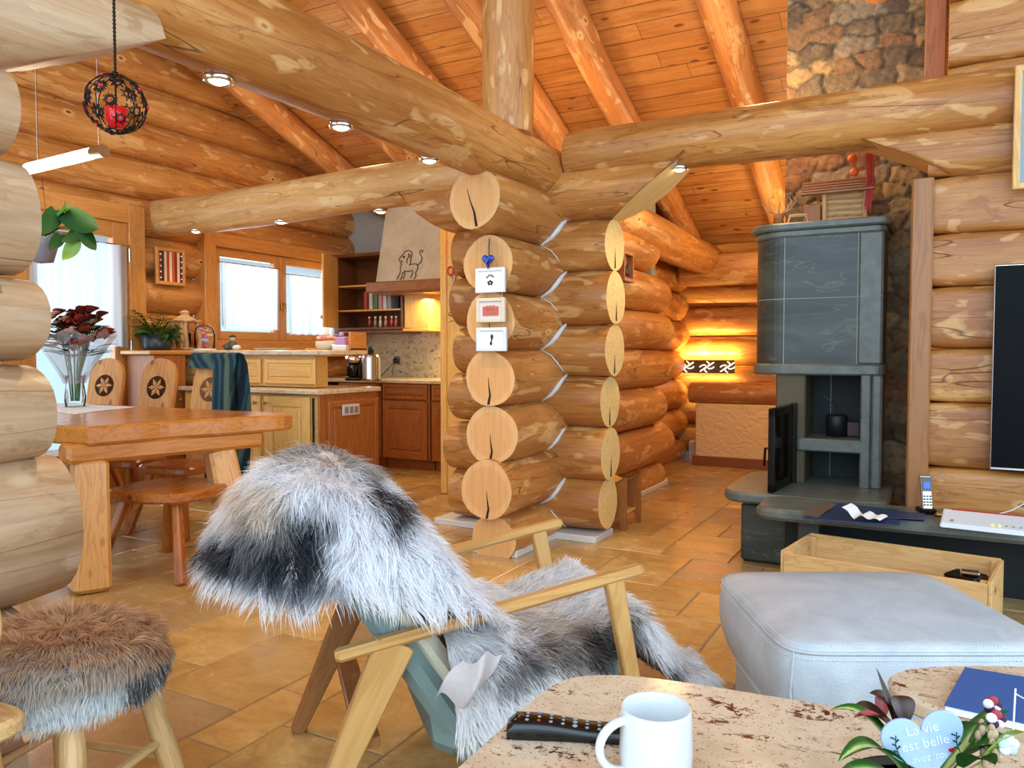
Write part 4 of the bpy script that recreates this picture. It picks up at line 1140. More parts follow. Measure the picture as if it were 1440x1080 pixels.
st = thing('slate_stove', 'tall grey slate stove with rounded corner, open glass fire door and niche', 'stove', (-.63, 5.0, 0))
def S(p): return Vector(p)-Vector((-.63, 5.0, 0))
def outline(x0, x1, y0, y1, r, o=0, n=10, r2=.05):
    x0 -= o; x1 += o; y0 -= o; out = []
    for k in range(n+1):
        a = pi+pi/2*k/n; out.append((x0+r+r*cos(a), y0+r+r*sin(a)))
    for k in range(5):
        a = -pi/2+pi/2*k/4; out.append((x1-r2+r2*cos(a), y0+r2+r2*sin(a)))
    out += [(x1, y1), (x0, y1)]
    return [(a+.63, b-5.0) for a, b in out]
OX = (-.99, -.265, 4.9, 5.33)
mb = MB(); mb.prism(outline(*OX, .19), (0, 0, 1.49), X_, Y_, .78, 0, 0); mb.build('tiled_body', 'slate', st)
for z, th, o, nm in ((1.885, .045, .012, 'upper_moulding'), (1.925, .045, .035, 'cover_slab'), (1.08, .065, .014, 'lower_moulding')):
    mb = MB(); mb.prism(outline(*OX, .19, o), (0, 0, z), X_, Y_, th, 0, .010); mb.build(nm, 'soap', st)
mb = MB(); mb.box(S((-.33, 4.905, 1.49)), (.13, .035, .76), 0, .012); mb.build('corner_strip', 'soap', st)
mb = MB()
mb.box(S((-.80, 4.899, 1.49)), (.005, .006, .76), 0, 0); mb.box(S((-.397, 4.899, 1.49)), (.005, .006, .76), 0, 0); mb.prism(outline(*OX, .19, .0012), (0, 0, 1.50), X_, Y_, .004, 0, 0); mb.box(S((-.33, 4.887, 1.50)), (.13, .006, .004), 0, 0)
mb.build('joint', 'grout', st)
# lower half
mb = MB(); mb.box(S((-.76, 5.12, .725)), (.17, .40, .66), 0, .008); mb.build('left_pier', flat('brown_grey_stone', '#54492f', .6, bump=.2, bsc=14), st)
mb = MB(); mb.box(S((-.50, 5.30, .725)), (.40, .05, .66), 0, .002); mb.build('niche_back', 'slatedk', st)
mb = MB(); mb.box(S((-.572, 5.272, .725)), (.004, .004, .64), 0, 0); mb.build('niche_joint', 'grout', st)
mb = MB(); mb.box(S((-.345, 4.985, .725)), (.055, .19, .66), 0, .008); mb.box(S((-.288, 5.06, .725)), (.055, .34, .66), 0, .012); mb.build('right_pier', 'soap', st)
mb = MB(); mb.prism([(a, b) for a, b in rrect(-.115, -.15, .28, .27, .03)], (0.02, 0.04, .635), X_, Y_, .075, 0, .008); mb.build('niche_shelf', 'soap', st)
mb = MB(); mb.box(S((-.56, 4.95, .175)), (.62, .78, .35), 0, .01); mb.build('plinth', 'slate', st)
# hearth slab, left
mb = MB(); mb.prism([(a+.63, b-5.0) for a, b in rrect(-1.06, 4.42, -.20, 5.32, .15)], (0, 0, .37), X_, Y_, .06, 0, .014); mb.build('hearth_slab', 'soap', st)
mb = MB(); mb.box(S((-.80, 4.72, .17)), (.30, .5, .34), 0, .02); mb.build('hearth_base', 'slate', st)
# open fire door
h0 = Vector((-.755, 4.90, 0)); dv = Vector((-.085, -.996, 0)).normalized()
fd = MB()
for a0, a1, z0, z1 in ((0, .42, .40, .45), (0, .42, .82, .87), (0, .05, .40, .87), (.37, .42, .40, .87)):
    c = h0+dv*(a0+a1)/2; R = Matrix((dv, Vector((-dv.y, dv.x, 0)), Z_)).transposed()
    fd.box(S((c.x, c.y, (z0+z1)/2)), (a1-a0, .035, z1-z0), 0, .005, rot=R)
dd_ = fd.build('fire_door', 'iron', st)
mb = MB(); c = h0+dv*.21; mb.box(S((c.x, c.y, .635)), (.33, .006, .38), 0, 0, rot=R); mb.build('door_glass', 'fireglass', dd_)
mb = MB(); a = h0+dv*.36; n_ = Vector((-.98, .18, 0)); a = S((a.x, a.y, .64))
mb.tube([a, a+n_*.05, a+n_*.055-Z_*.10], .008, 8); mb.build('door_handle', 'iron', dd_)
mb = MB(); mb.box(S((-.735, 4.905, .64)), (.035, .03, .48), 0, .004); mb.build('firebox_frame', 'iron', st)

# stone bench below the television
bn = thing('stone_bench', 'long low grey slate bench with rounded end under the television', 'bench', (.6, 4.24, 0))
mb = MB(); mb.prism([(a-.6, b-4.24) for a, b in rrect(-.80, 4.03, 2.5, 4.44, .12)], (0, 0, .37), X_, Y_, .06, 0, .018); mb.build('slab', 'soap', bn)
for x in (-.55, .62, 1.9):
    mb = MB(); mb.box((x-.6, .06, .17), (.10, .26, .34), 0, .008); mb.build('pier', 'slate', bn)
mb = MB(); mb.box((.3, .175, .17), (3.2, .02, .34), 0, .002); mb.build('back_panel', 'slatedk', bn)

# things on the stove
t = thing('toy_log_cabin', 'small rustic wooden hut with sloping plank roof on top of the stove', 'model house', (-.53, 5.08, 1.95), radians(4))
mb = MB()
for k in range(5): mb.box((.04, 0, .02+k*.034), (.24, .12, .032), 0, .01)
for x in (-.07, .15): mb.tube([(x, -.07, 0), (x, -.07, .17)], .014, 8)
mb.build('wall', 'drift', t)
mb = MB()
for k in range(5): mb.beam((-.20, -.13+k*.035, .165+k*.022), (.20, -.13+k*.035, .165+k*.022+.008), .04, .012, 0, .002)
for k in range(3): mb.beam((-.20, .02+k*.035, .25-k*.02), (.20, .02+k*.035, .25-k*.02), .04, .012, 0, .002)
mb.build('roof', 'oakdk', t)
mb = MB(); mb.box((-.14, -.01, .06), (.10, .10, .12), 0, .006); mb.build('side_shed', 'cabdk', t)
def twig_animal(name, label, p, s=1.0, rz=0, head=False):
    t = thing(name, label, 'figurine', p, rz)
    mb = MB(); m_ = 'antler'
    if head:
        mb.lathe([(0, 0), (.035, 0), (.03, .05), (.04, .075), (0, .08)], n=12)
        mb.build('stump', 'cabdk', t); mb = MB()
        rnd = random.Random(2)
        for k in range(9):
            a = k*.8; p0 = Vector((.01*cos(a), .01*sin(a), .07)); p1 = p0+Vector((.06*cos(a), .03*sin(a), .03)); p2 = p1+Vector((.03*cos(a), .01, .05))
            mb.tube([p0, p1, p2], [.005, .004, .002], 6)
            mb.tube([p1, p1+Vector((.02*cos(a+1), .0, .045))], [.003, .0015], 5); mb.tube([p2, p2+Vector((-.02*cos(a), 0, .025))], [.0025, .0015], 5)
        mb.build('antlers', flat('antler_bone', '#b88e62', .6), t)
    else:
        mb.tube([(-.05, 0, .05), (.0, 0, .055), (.05, 0, .055)], [.012, .014, .011], 8)
        mb.tube([(.05, 0, .055), (.07, 0, .085), (.09, 0, .088)], [.008, .007, .005], 7); mb.build('body', flat('twig_deer', '#b88e62', .6), t)
        for x, dx in ((-.045, -.015), (.045, .015)):
            for y in (-.014, .014):
                mb = MB(); mb.tube([(x, y, .05), (x+dx, y*1.4, 0)], [.005, .0035], 6); mb.build('leg', 'drift', t)
twig_animal('antler_ornament', 'small stump ornament with branching antlers at the left end of the stove top', (-.86, 5.02, 1.95), head=True)
twig_animal('twig_deer', 'tiny twig deer standing beside the hut on the stove top', (-.745, 5.0, 1.95), rz=.3)
p = P(1210, 212, y=4.86)
t = thing('hanging_garland', 'red string garland with small orange balls hanging from the beam behind the stove top', 'garland', (p.x, 4.95, 2.32))
mb = MB()
for k in range(6): mb.tube([(.02+k*.008, .01*(k % 2), 0), (.03+k*.007, .01*(k % 2), -.15), (.02+k*.006, 0, -.30-.02*(k % 3))], .0035, 6)
mb.build('string', 'red', t)
for k in range(2):
    mb = MB(); mb.ball((-.05+.012*k, 0, -.02-.08*k), .026, 12); mb.build('ball', flat('orange_ball_%d' % k, '#d8642c', .4), t)
p = P(1170, 615, y=5.12)
t = thing('black_ember_can', 'black can with thin curved handle in the stove niche', 'can', (-.52, 5.12, .673))
mb = MB(); mb.lathe([(0, 0), (.06, 0), (.062, .12), (.055, .13), (0, .132)], n=20); mb.build('body', 'blackmat', t)
mb = MB(); mb.tube([(-.02, -.02, .12), (-.02, -.02, .17), (-.04, -.02, .22), (-.075, -.02, .24)], .005, 8); mb.build('handle', 'black', t)
mb = MB(); mb.box((-.425, 5.14, .72), (.07, .08, .09), 0, .004); tag(mb.build('small_box', flat('dark_red_box', '#3e1614', .5)), 'small dark red box beside the black can in the niche', 'box')

# ---- television wall --------------------------------------------
p0, p1 = P(1398.5, 372, y=4.40), P(1398.5, 661, y=4.40)
tv = thing('television', 'large flat black television on the log wall', 'television', (p0.x+.83, 4.42, (p0.z+p1.z)/2))
h_ = p0.z-p1.z
mb = MB(); mb.box((0, .0, 0), (1.66, .03, h_), 0, .004); mb.box((0, .035, 0), (.6, .05, .4), 0, .01); mb.build('casing', 'steel', tv)
mb = MB(); mb.box((0, -.016, .003), (1.65, .004, h_-.02), 0, 0); mb.build('screen', flat('black_screen', '#020204', .35, Specular_IOR_Level=.08), tv)
p0 = P(1427.5, 92, y=4.365); p1 = P(1427.5, 266, y=4.365)
t = thing('framed_picture', 'pine framed picture high on the log wall above the television', 'picture', (p0.x+.24, 4.378, (p0.z+p1.z)/2))
h_ = p0.z-p1.z; mb = MB()
for c, s in (((-.225, 0, 0), (.03, .03, h_)), ((.225, 0, 0), (.03, .03, h_)), ((0, 0, h_/2-.015), (.43, .03, .03)), ((0, 0, -h_/2+.015), (.43, .03, .03))): mb.box(c, s, 0, .004)
mb.build('frame', 'cratewood', t)
mb = MB(); mb.box((0, .004, 0), (.42, .01, h_-.05), 0, 0); mb.build('print', flat('blue_print', '#7f9aa0', .4), t)

# ---- on the bench -----------------------------------------------
BZ = .402
q = P(1302, 723, z=BZ)
t = thing('cordless_phone', 'slim silver and black cordless phone with blue screen standing in its cradle', 'telephone', (q.x, q.y+.03, BZ), radians(20))
mb = MB(); mb.box((0, 0, .014), (.075, .085, .028), 0, .008); mb.build('cradle', 'black', t)
R = Matrix.Rotation(radians(-12), 3, 'X')
mb = MB(); mb.box((0, .0, .10), (.050, .02, .165), 0, .006, rot=R); h_ = mb.build('handset', 'steel', t)
mb = MB(); mb.box(R@Vector((0, -.0105, .04))+Vector((0, 0, .10)), (.042, .003, .07), 0, 0, rot=R); mb.build('display_glass', 'black', h_)
mb = MB(); mb.box(R@Vector((0, -.0125, .035))+Vector((0, 0, .10)), (.026, .002, .028), 0, 0, rot=R); mb.build('lit_screen', emis('blue_screen', '#2040ff', 3), h_)
for r_ in range(4):
    for c in range(3):
        mb = MB(); mb.box(R@Vector(((c-1)*.013, -.0108, -.018-r_*.014))+Vector((0, 0, .10)), (.010, .004, .009), 0, .001, rot=R); mb.build('key', 'black', h_)
q = P(1384, 744, z=BZ)
t = thing('internet_router', 'flat white router box with red rear edge and small green lights', 'router', (q.x+.0, q.y+.02, BZ), radians(-6))
mb = MB(); mb.prism([(-.08, 0), (.08, .0), (.08, .055), (.05, .06), (-.07, .02)], (0, 0, 0), Y_, Z_, .33, 0, .006); mb.build('casing', 'white', t)
mb = MB(); mb.prism([(.045, .056), (.088, .048), (.088, .056), (.05, .064)], (.02, 0, 0), Y_, Z_, .30, 0, 0); mb.build('red_edge', 'red', t)
for k, c in enumerate(('#d8e020', '#c8e020', '#404840', '#404840', '#404840')):
    mb = MB(); mb.ball((.035+k*.026, -.052, .029), .0042, 8); mb.build('indicator', emis('led_%d' % k, c, 2.5) if k < 2 else flat('led_off_%d' % k, '#8a8f88'), t)
mb = MB(); mb.box((-.12, -.045, .031), (.012, .035, .001), 0, 0); mb.build('logo', flat('router_logo', '#8a8a90'), t)
mb = MB(); a = Vector((q.x+.05, q.y+.11, .45)); mb.tube([a, a+Vector((.06, .03, .02)), a+Vector((.16, .05, .09)), a+Vector((.26, .08, .12))], .003, 6)
a = a+Vector((.1, 0, -.01)); mb.tube([a, a+Vector((.04, .0, .05)), a+Vector((.10, .0, .12))], .003, 6)
tag(mb.build('router_cable', 'white'), 'thin pale cables rising behind the router', 'cable')
def sheet(name, mat, pts4, z, label, cat='paper', lift=.0, th=.003, curl=0):
    c = [P(u, v, z=z) for u, v in pts4]; mb = MB(); n = 8; rows = []
    for i in range(n+1):
        a = i/n; row = []
        for j in range(n+1):
            b = j/n; p = c[0]*(1-a)*(1-b)+c[1]*a*(1-b)+c[2]*a*b+c[3]*(1-a)*b
            row.append(p+Z_*(curl*(a-.3)**2+.001*sin(a*7+b*5)))
        rows.append(row)
    mb.grid(rows, 0); mb.grid([[p-Z_*th for p in r] for r in rows], 0)
    for edge in ([r[0] for r in rows], [r[-1] for r in rows], rows[0], rows[-1]): mb.grid([edge, [p-Z_*th for p in edge]], 0, smooth=False)
    return tag(mb.build(name, mat), label, cat)
M['navy'] = flat('navy_card', '#1d3257', .45); M['kraft'] = flat('brown_grey_sheet', '#5e5044', .6)
sheet('folder', 'navy', [(1128, 729), (1165, 706), (1262, 716), (1265, 738)], BZ+.006, 'navy blue folder lying open on the slate bench', 'folder', th=.005)
sheet('brochure', 'kraft', [(1126, 723), (1160, 706), (1178, 708), (1150, 727)], BZ+.011, 'brownish brochure on the left end of the slate bench', 'brochure')
sheet('envelope', 'navy', [(1240, 716), (1300, 722), (1300, 730), (1245, 728)], BZ+.012, 'dark blue envelope next to the telephone', 'envelope')
q = [P(1190, 728, z=BZ+.012), P(1215, 716, z=BZ+.012), P(1243, 731, z=BZ+.012), P(1215, 735, z=BZ+.012)]
mb = MB(); rows = []
for i in range(13):
    a = i/12; base = q[0].lerp(q[2], a); w_ = (q[1]-q[0])*.5
    hgt = .055*(1-a)**2*abs(cos(a*5))+.012*sin(a*9)**2; rows.append([base+w_*(b-.5)+Z_*(hgt+.004) for b in (0, .5, 1)])
mb.grid(rows); tag(mb.build('crumpled_note', 'whitemat'), 'folded white paper slip lying on the navy folder', 'paper')
q = P(1320, 726, z=BZ); mb = MB(); mb.lathe([(0, 0), (.016, 0), (.018, .012), (.008, .02), (0, .021)], q, 14); tag(mb.build('brass_knob', 'brass'), 'tiny brass knob between telephone and router', 'knob')

# ---- wooden crate ------------------------------------------------
cr = thing('wooden_crate', 'long open pine crate on the floor in front of the slate bench', 'crate', (-.16, 3.79, 0), radians(-9))
mb = MB(); mb.box((0, -.20, .215), (.80, .018, .13), 0, .003); mb.box((0, -.20, .075), (.80, .018, .10), 0, .003); mb.build('front_board', 'cratewood', cr)
mb = MB(); mb.box((0, .20, .215), (.80, .018, .16), 0, .003); mb.box((0, .20, .06), (.80, .018, .10), 0, .003); mb.build('back_board', 'cratewood', cr)
for s in (-1, 1):
    mb = MB(); mb.box((s*.40, 0, .15), (.018, .418, .28), 0, .003)
    for y in (-.18, .18): mb.box((s*.378, y, .15), (.026, .026, .27), 0, .002)
    mb.build('end_board', 'cratewood', cr)
mb = MB(); mb.box((0, 0, .012), (.78, .40, .014), 0, .002); mb.build('bottom', 'cratewood', cr)
q = P(1388, 800, z=.22)
t = thing('black_gadget_box', 'black device box with crinkled foil packet in the right end of the crate', 'box', (.13, 3.74, .02), radians(-25))
mb = MB(); mb.box((0, 0, .12), (.13, .12, .24), 0, .008); mb.build('case', 'black', t)
mb = MB(); mb.box((.02, -.01, .25), (.07, .06, .012), 0, .004, rot=.4); mb.build('foil_packet', 'chrome', t)

# ================================================================== PILLAR DECORATION
FY = 3.832
def on_disc(u, v): return P(u, v, y=FY)
fp = []
for k, ((u0, v0, u1, v1), lab) in enumerate((((671, 378, 712, 411), 'top small white frame with a paw like footprint, hung on the log ends'), ((672, 420, 712, 453), 'middle small cream frame with a pinkish photograph, hung on the log ends'), ((672, 461, 714, 494), 'bottom small white frame with a dark footprint, hung on the log ends'))):
    a, b = on_disc(u0, v0), on_disc(u1, v1); w_, h_ = b.x-a.x, a.z-b.z
    t = thing('picture_plaque', lab, 'picture frame', ((a.x+b.x)/2, FY-.012, (a.z+b.z)/2), group='small frames on the log pillar'); fp.append(((a.x+b.x)/2, (a.z+b.z)/2, w_, h_))
    mb = MB(); f_ = .02
    for c, s in (((-w_/2+f_/2, 0, 0), (f_, .022, h_)), ((w_/2-f_/2, 0, 0), (f_, .022, h_)), ((0, 0, h_/2-f_/2), (w_-2*f_, .022, f_)), ((0, 0, -h_/2+f_/2), (w_-2*f_, .022, f_))): mb.box(c, s, 0, .003)
    mb.build('frame', 'cream' if k == 1 else 'white', t)
    mb = MB(); mb.box((0, .002, 0), (w_-.03, .008, h_-.03), 0, 0); mb.build('backing', 'whitemat' if k != 1 else flat('photo_light', '#d6c8c8', .5), t)
    mb = MB()
    if k == 0:
        for x, z in ((-.02, .018), (-.008, .026), (.006, .027), (.018, .02)): mb.ball((x, -.004, z), .0045, 8, sq=(1, .4, 1.7))
        for x, z in ((-.012, -.012), (.0, -.005), (.012, -.012), (-.008, -.022), (.007, -.022)): mb.ball((x, -.004, z), .007, 8, sq=(1, .4, 1))
        mb.build('print', 'blackmat', t)
    elif k == 1:
        mb.box((0, -.003, -.005), (w_*.55, .004, h_*.38), 0, .0); 
        for x in (-.02, 0, .02): mb.ball((x, -.004, .012), .012, 8, sq=(1, .3, 1.3))
        mb.build('photograph', flat('photo_red', '#b8604a', .5), t)
    else:
        mb.ball((.004, -.004, .015), .009, 10, sq=(1, .4, 1.6)); mb.ball((.002, -.004, -.004), .005, 8, sq=(1, .4, 1.6)); mb.ball((-.002, -.004, -.022), .008, 10, sq=(1, .4, 1.4)); mb.build('print', 'blackmat', t)
mb = MB(); pk = on_disc(690, 338)
for k in range(2):
    for s in (-1, 1):
        mb.tube([(fp[k][0]+s*.07, FY-.005, fp[k][1]-fp[k][3]/2), (fp[k+1][0]+s*.07, FY-.005, fp[k+1][1]+fp[k+1][3]/2)], .0022, 6)
for s in (-1, 1): mb.tube([(pk.x, FY-.01, pk.z), (fp[0][0]+s*.065, FY-.005, fp[0][1]+fp[0][3]/2)], .0025, 6)
tag(mb.build('hanging_ribbon', flat('pale_ribbon', '#b89a78', .8)), 'thin cords holding the three small frames on the pillar', 'cord')
def heart_outline(s, n=40):
    return [(s*.0625*16*sin(t_)**3, s*.0625*(13*cos(t_)-5*cos(2*t_)-2*cos(3*t_)-cos(4*t_))) for t_ in [2*pi*k/n for k in range(n)]][::-1]
hc = on_disc(690, 366)
t = thing('blue_heart', 'small blue heart ornament hanging above the frames on the pillar', 'ornament', (hc.x, FY-.03, hc.z))
mb = MB(); mb.prism(heart_outline(.036), (0, 0, 0), X_, Z_, .03, 0, .008, smooth=False); mb.build('heart', flat('shiny_blue', '#1b3f9a', .15), t)
mb = MB(); mb.tube([(0, .01, .02), (.0, .015, .12)], .003, 6); mb.tube([(0, 0, -.03), (0, .0, -.05)], .004, 6); mb.build('cord', 'blackmat', t)
# scissors
q = P(636, 384, y=5.40)
t = thing('red_scissors', 'pair of red handled scissors hanging on the pale board', 'scissors', (q.x, 5.42, q.z), 0)
mb = MB()
for s in (-1, 1):
    pts = [Vector((s*.03+.028*cos(a), 0, .02+.036*sin(a))) for a in [2*pi*k/12 for k in range(13)]]
    mb.tube(pts, .006, 6)
mb.build('handle', 'red', t)
mb = MB(); mb.beam((.02, .0, -.02), (-.01, 0, -.12), .012, .003); mb.beam((-.02, .0, -.02), (.01, 0, -.12), .012, .003); mb.build('blade', 'steel', t)
# small plant behind pillar
q = P(627, 442, y=5.25)
t = thing('ivy_sprig', 'small dark green sprig sticking out left of the log pillar', 'plant', (q.x+.02, 5.40, q.z-.02))
mb = MB(); rnd = random.Random(8)
for k in range(13):
    a = rnd.uniform(-1.0, 4.0); leafblade(mb, (rnd.uniform(-.06, .06), rnd.uniform(-.06, 0), rnd.uniform(-.03, .05)), (cos(a), -.3, sin(a)*.6), .07, .035, .3, 4)
mb.tube([(.08, 0, -.02), (.0, -.03, 0), (-.07, -.03, .02)], .005, 6)
mb.build('leaves', 'leafdk', t)
# little shelf picture on the hall side of the pillar
a = P(884, 375, x=-2.04)
t = thing('little_wall_shrine', 'little wooden wall shelf with a framed scene on the orange logs of the hall side', 'wall decoration', (-2.06, a.y, a.z))
mb = MB(); mb.box((0, 0, .10), (.05, .22, .03), 0, .004); mb.box((0, 0, -.10), (.06, .22, .03), 0, .004); mb.box((-.02, 0, 0), (.01, .2, .2), 0, 0); mb.box((0, -.095, 0), (.05, .02, .19), 0, .003); mb.box((0, .095, 0), (.05, .02, .19), 0, .003)
mb.build('case', 'cabdk', t)
mb = MB(); mb.ball((.01, .02, -.02), .04, 10, sq=(.4, .8, 1.3)); mb.ball((.01, -.03, -.04), .03, 10, sq=(.4, 1, 1)); mb.build('figures', flat('dark_violet', '#3a2c3c', .6), t)

# log bench beside the pillar
t = thing('carved_log_bench', 'small wooden magazine bench with curved side standing against the hall side of the pillar', 'bench', (-1.93, 5.02, 0))
prof = [(-.12, 0), (-.12, .36), (-.06, .31), (0, .29), (.07, .31), (.13, .36), (.13, 0), (.10, 0), (.09, .08), (-.08, .08), (-.09, 0)]
for y in (-.14, .14):
    mb = MB(); mb.prism([(x, z) for x, z in prof], (0.02, y, 0), X_, Z_, .022, 0, .003); mb.build('side_board', 'cabdk', t)
mb = MB(); rows = [[Vector((.02+x, y, z)) for y in (-.15, .15)] for x, z in ((-.12, .37), (-.06, .32), (0, .30), (.07, .32), (.14, .37))]
mb.grid(rows); mb.grid([[p-Z_*.016 for p in r] for r in rows]); mb.build('seat', 'cab', t)
mb = MB(); mb.box((.02, 0, .10), (.2, .26, .016), 0, .002); mb.build('lower_shelf', 'cab', t)

# ================================================================== DINING AREA
tb = thing('dining_table', 'heavy glossy pine dining table with thick live edge top', 'dining table', (-4.4, 2.9, 0))
def T(p): return Vector(p)-Vector((-4.4, 2.9, 0))
pe = []
def edge(a, b, n, amp, ph):
    for k in range(n):
        t_ = k/n; x = a[0]+(b[0]-a[0])*t_; y = a[1]+(b[1]-a[1])*t_
        w_ = amp*(sin(t_*7+ph)+.5*sin(t_*17+ph*2)); L_ = math.hypot(b[0]-a[0], b[1]-a[1])
        pe.append((x+(b[1]-a[1])/L_*w_+4.4, y-(b[0]-a[0])/L_*w_-2.9))
edge((-5.45, 2.32), (-3.68, 2.34), 14, .006, 1); edge((-3.63, 2.36), (-3.33, 3.42), 22, .012, 2.2); edge((-3.36, 3.46), (-5.45, 3.44), 14, .006, .4); edge((-5.47, 3.42), (-5.47, 2.34), 8, .01, 3)
mb = MB(); mb.prism(pe, (0, 0, .772), X_, Y_, .095, 0, .014); 
o = mb.build('tabletop', 'pine', tb)
mb = MB()
mb.beam(T((-3.74, 2.30, .685)), T((-3.47, 3.30, .685)), .15, .10, 0, .02); mb.build('cross_rail', 'pine', tb)
mb = MB(); mb.beam(T((-5.1, 2.42, .685)), T((-5.1, 3.34, .685)), .15, .10, 0, .02); mb.build('cross_rail', 'pine', tb)
for f, tp_, w_ in (((-3.67, 2.38), (-3.71, 2.42), .17), ((-3.45, 3.14), (-3.55, 3.08), .15), ((-5.15, 2.5), (-5.1, 2.52), .16), ((-5.15, 3.28), (-5.1, 3.24), .16)):
    mb = MB(); mb.beam(T((f[0], f[1], 0)), T((tp_[0], tp_[1], .645)), w_*1.1, .17, 0, .02, up=(.4, 1, 0), w1=w_*.92, t1=.15); mb.build('leg', 'pine_leg', tb)
def rosette(mb, c, nrm, up, r=.075):
    c, nrm, up = Vector(c), Vector(nrm).normalized(), Vector(up).normalized(); sd = up.cross(nrm).normalized()
    for k in range(6):
        a = k*pi/3+.5; tip = c+(up*cos(a)+sd*sin(a))*r; mid = c+(up*cos(a)+sd*sin(a))*r*.5
        pr = (up*-sin(a)+sd*cos(a))*r*.22
        mb.add([c+nrm*.001, mid+pr+nrm*.001, tip+nrm*.001, mid-pr+nrm*.001, mid+nrm*.011], [(0, 1, 4), (1, 2, 4), (2, 3, 4), (3, 0, 4)], 0)
def dining_chair(label, loc, rz, back=True, seat_r=.24, sz=.45, name='dining_chair', cat='chair', lean=.20, group=None, zt=1.17):
    t = thing(name, label, cat, loc, rz, group)
    if back: sp = [(-.20, -.20), (.20, -.20), (.23, -.08), (.19, .17), (.08, .22), (-.08, .22), (-.19, .17), (-.23, -.08)]
    else: sp = [(-.22, -.26), (.20, -.27), (.28, -.1), (.27, .12), (.15, .27), (-.14, .27), (-.27, .14), (-.28, -.1)]
    mb = MB(); mb.prism(smooth_poly(sp, 2), (0, 0, sz-.028), X_, Y_, .056, 0, .014); mb.build('seat', 'seatwood', t)
    sx = .15 if back else .18
    for x in (-1, 1):
        for y in (-1, 1):
            mb = MB(); mb.beam((x*(sx+.09), y*(sx+.09), 0), (x*(sx-.02), y*(sx-.02), sz-.05), .05, .05, 0, .008, up=(0, 1, 0), w1=.042, t1=.042); mb.build('leg', 'seatwood', t)
    if back:
        ol = [(-.055, 0), (.055, 0), (.075, .06), (.07, .14), (.11, .22), (.13, .32), (.135, .55), (.125, .63), (.09, .69), (.03, .72), (-.03, .72), (-.09, .69), (-.125, .63), (-.135, .55), (-.13, .32), (-.11, .22), (-.07, .14), (-.075, .06)]
        k_ = (zt-sz+.02)/.72; ol = smooth_poly(ol, 1); up = Vector((0, sin(lean), cos(lean)))
        o_ = Vector((0, .19, sz-.02)); mb = MB(); mb.prism([(x*1.18, z*k_) for x, z in ol], o_, X_, up, .04, 0, .005); b_ = mb.build('backrest', 'chairback', t)
        nrm = X_.cross(up); cc = o_+up*.50*k_+nrm*.0205; 
        mb = MB(); mb.lathe([(0, .0), (.086, .0)], cc+nrm*.0006, 28, smooth=False, axis=Matrix((X_, up, nrm)).transposed()); mb.build('rosette_recess', 'oakdk', b_)
        mb = MB(); rosette(mb, cc, nrm, up); mb.build('rosette', 'chairback', b_)
    return t
cg = 'carved dining chairs behind the table'
c3 = dining_chair('carved pine chair with rosette, draped with the striped shawl', (-4.38, 3.50, 0), radians(8), group=cg, zt=1.15)
c2 = dup(c3, (-4.98, 3.54, 0), radians(10), 'carved pine chair with rosette and dark knot, second along the table, uncovered', cg)
c1 = dup(c3, (-5.62, 3.58, 0), radians(14), 'carved pine chair with rosette nearest the terrace door', cg)
dining_chair('broad wooden stool seat pushed under the table end', (-3.66, 2.86, 0), radians(12), back=False, name='stool', cat='stool', sz=.455)
# shawl over the third chair
rows = []; wcs = []
A0 = Vector((-4.38, 3.50, 0)); rot = Matrix.Rotation(radians(8), 3, 'Z')
for i in range(25):
    s = i/24; row = []
    for j in range(40):
        q = j/39
        # path over the top of the back: front (q=0) -> top -> behind, hanging low
        D = .06+.40*max(0, min(1, (s-.60)/.10)); q1 = .26
        if q < q1: z = 1.13-D*(1-q/q1); y = .19+(z-.43)*.2027-.045-.015*(1-q/q1)
        elif q < .36: a = (q-q1)/.1*pi; y = .32-.055*cos(a); z = 1.135+.045*sin(a)
        else: y = .385+.03*sin((q-.36)*6); z = 1.135-(q-.36)/.64*.90
        x = -.185+.385*s; fold = .018*sin(s*19+q*2)+.010*sin(s*37)
        row.append(rot@Vector((x+.02*q, y+fold*(1 if q > .38 else .3), z))+A0); wcs.append((q*1.5, x*1.6+q*.5, 0))
    rows.append(row)
mb = MB(); mb.grid(rows, 0, wcs); mb.grid([[p+Vector((.004, .007, 0)) for p in r] for r in rows], 0, wcs)
tag(mb.build('striped_shawl', 'shawl'), 'dark teal striped knitted shawl hanging over the third chair back', 'shawl')
sheet('newspaper', 'whitemat', [(60, 577), (95, 568), (190, 572), (105, 582)], .8215, 'open newspaper lying on the dining table', 'newspaper', th=.001)
# side bench with magazines behind the table
t = thing('window_bench', 'low wooden bench with papers beside the terrace door', 'bench', (-5.5, 2.95, 0))
mb = MB(); mb.box((0, 0, .44), (.3, 1.3, .04), 0, .006); mb.build('seat', 'seatwood', t)
for y in (-.5, .5):
    mb = MB(); mb.box((0, y, .21), (.24, .05, .42), 0, .004); mb.build('leg', 'seatwood', t)
mb = MB(); mb.box((-5.48, 3.0, .466), (.22, .3, .01), 0, 0, rot=.3); mb.box((-5.47, 3.02, .476), (.22, .3, .008), 0, 0, rot=.1)
tag(mb.build('magazine_stack', 'whitemat'), 'white magazines lying on the low bench under the table', 'magazines')

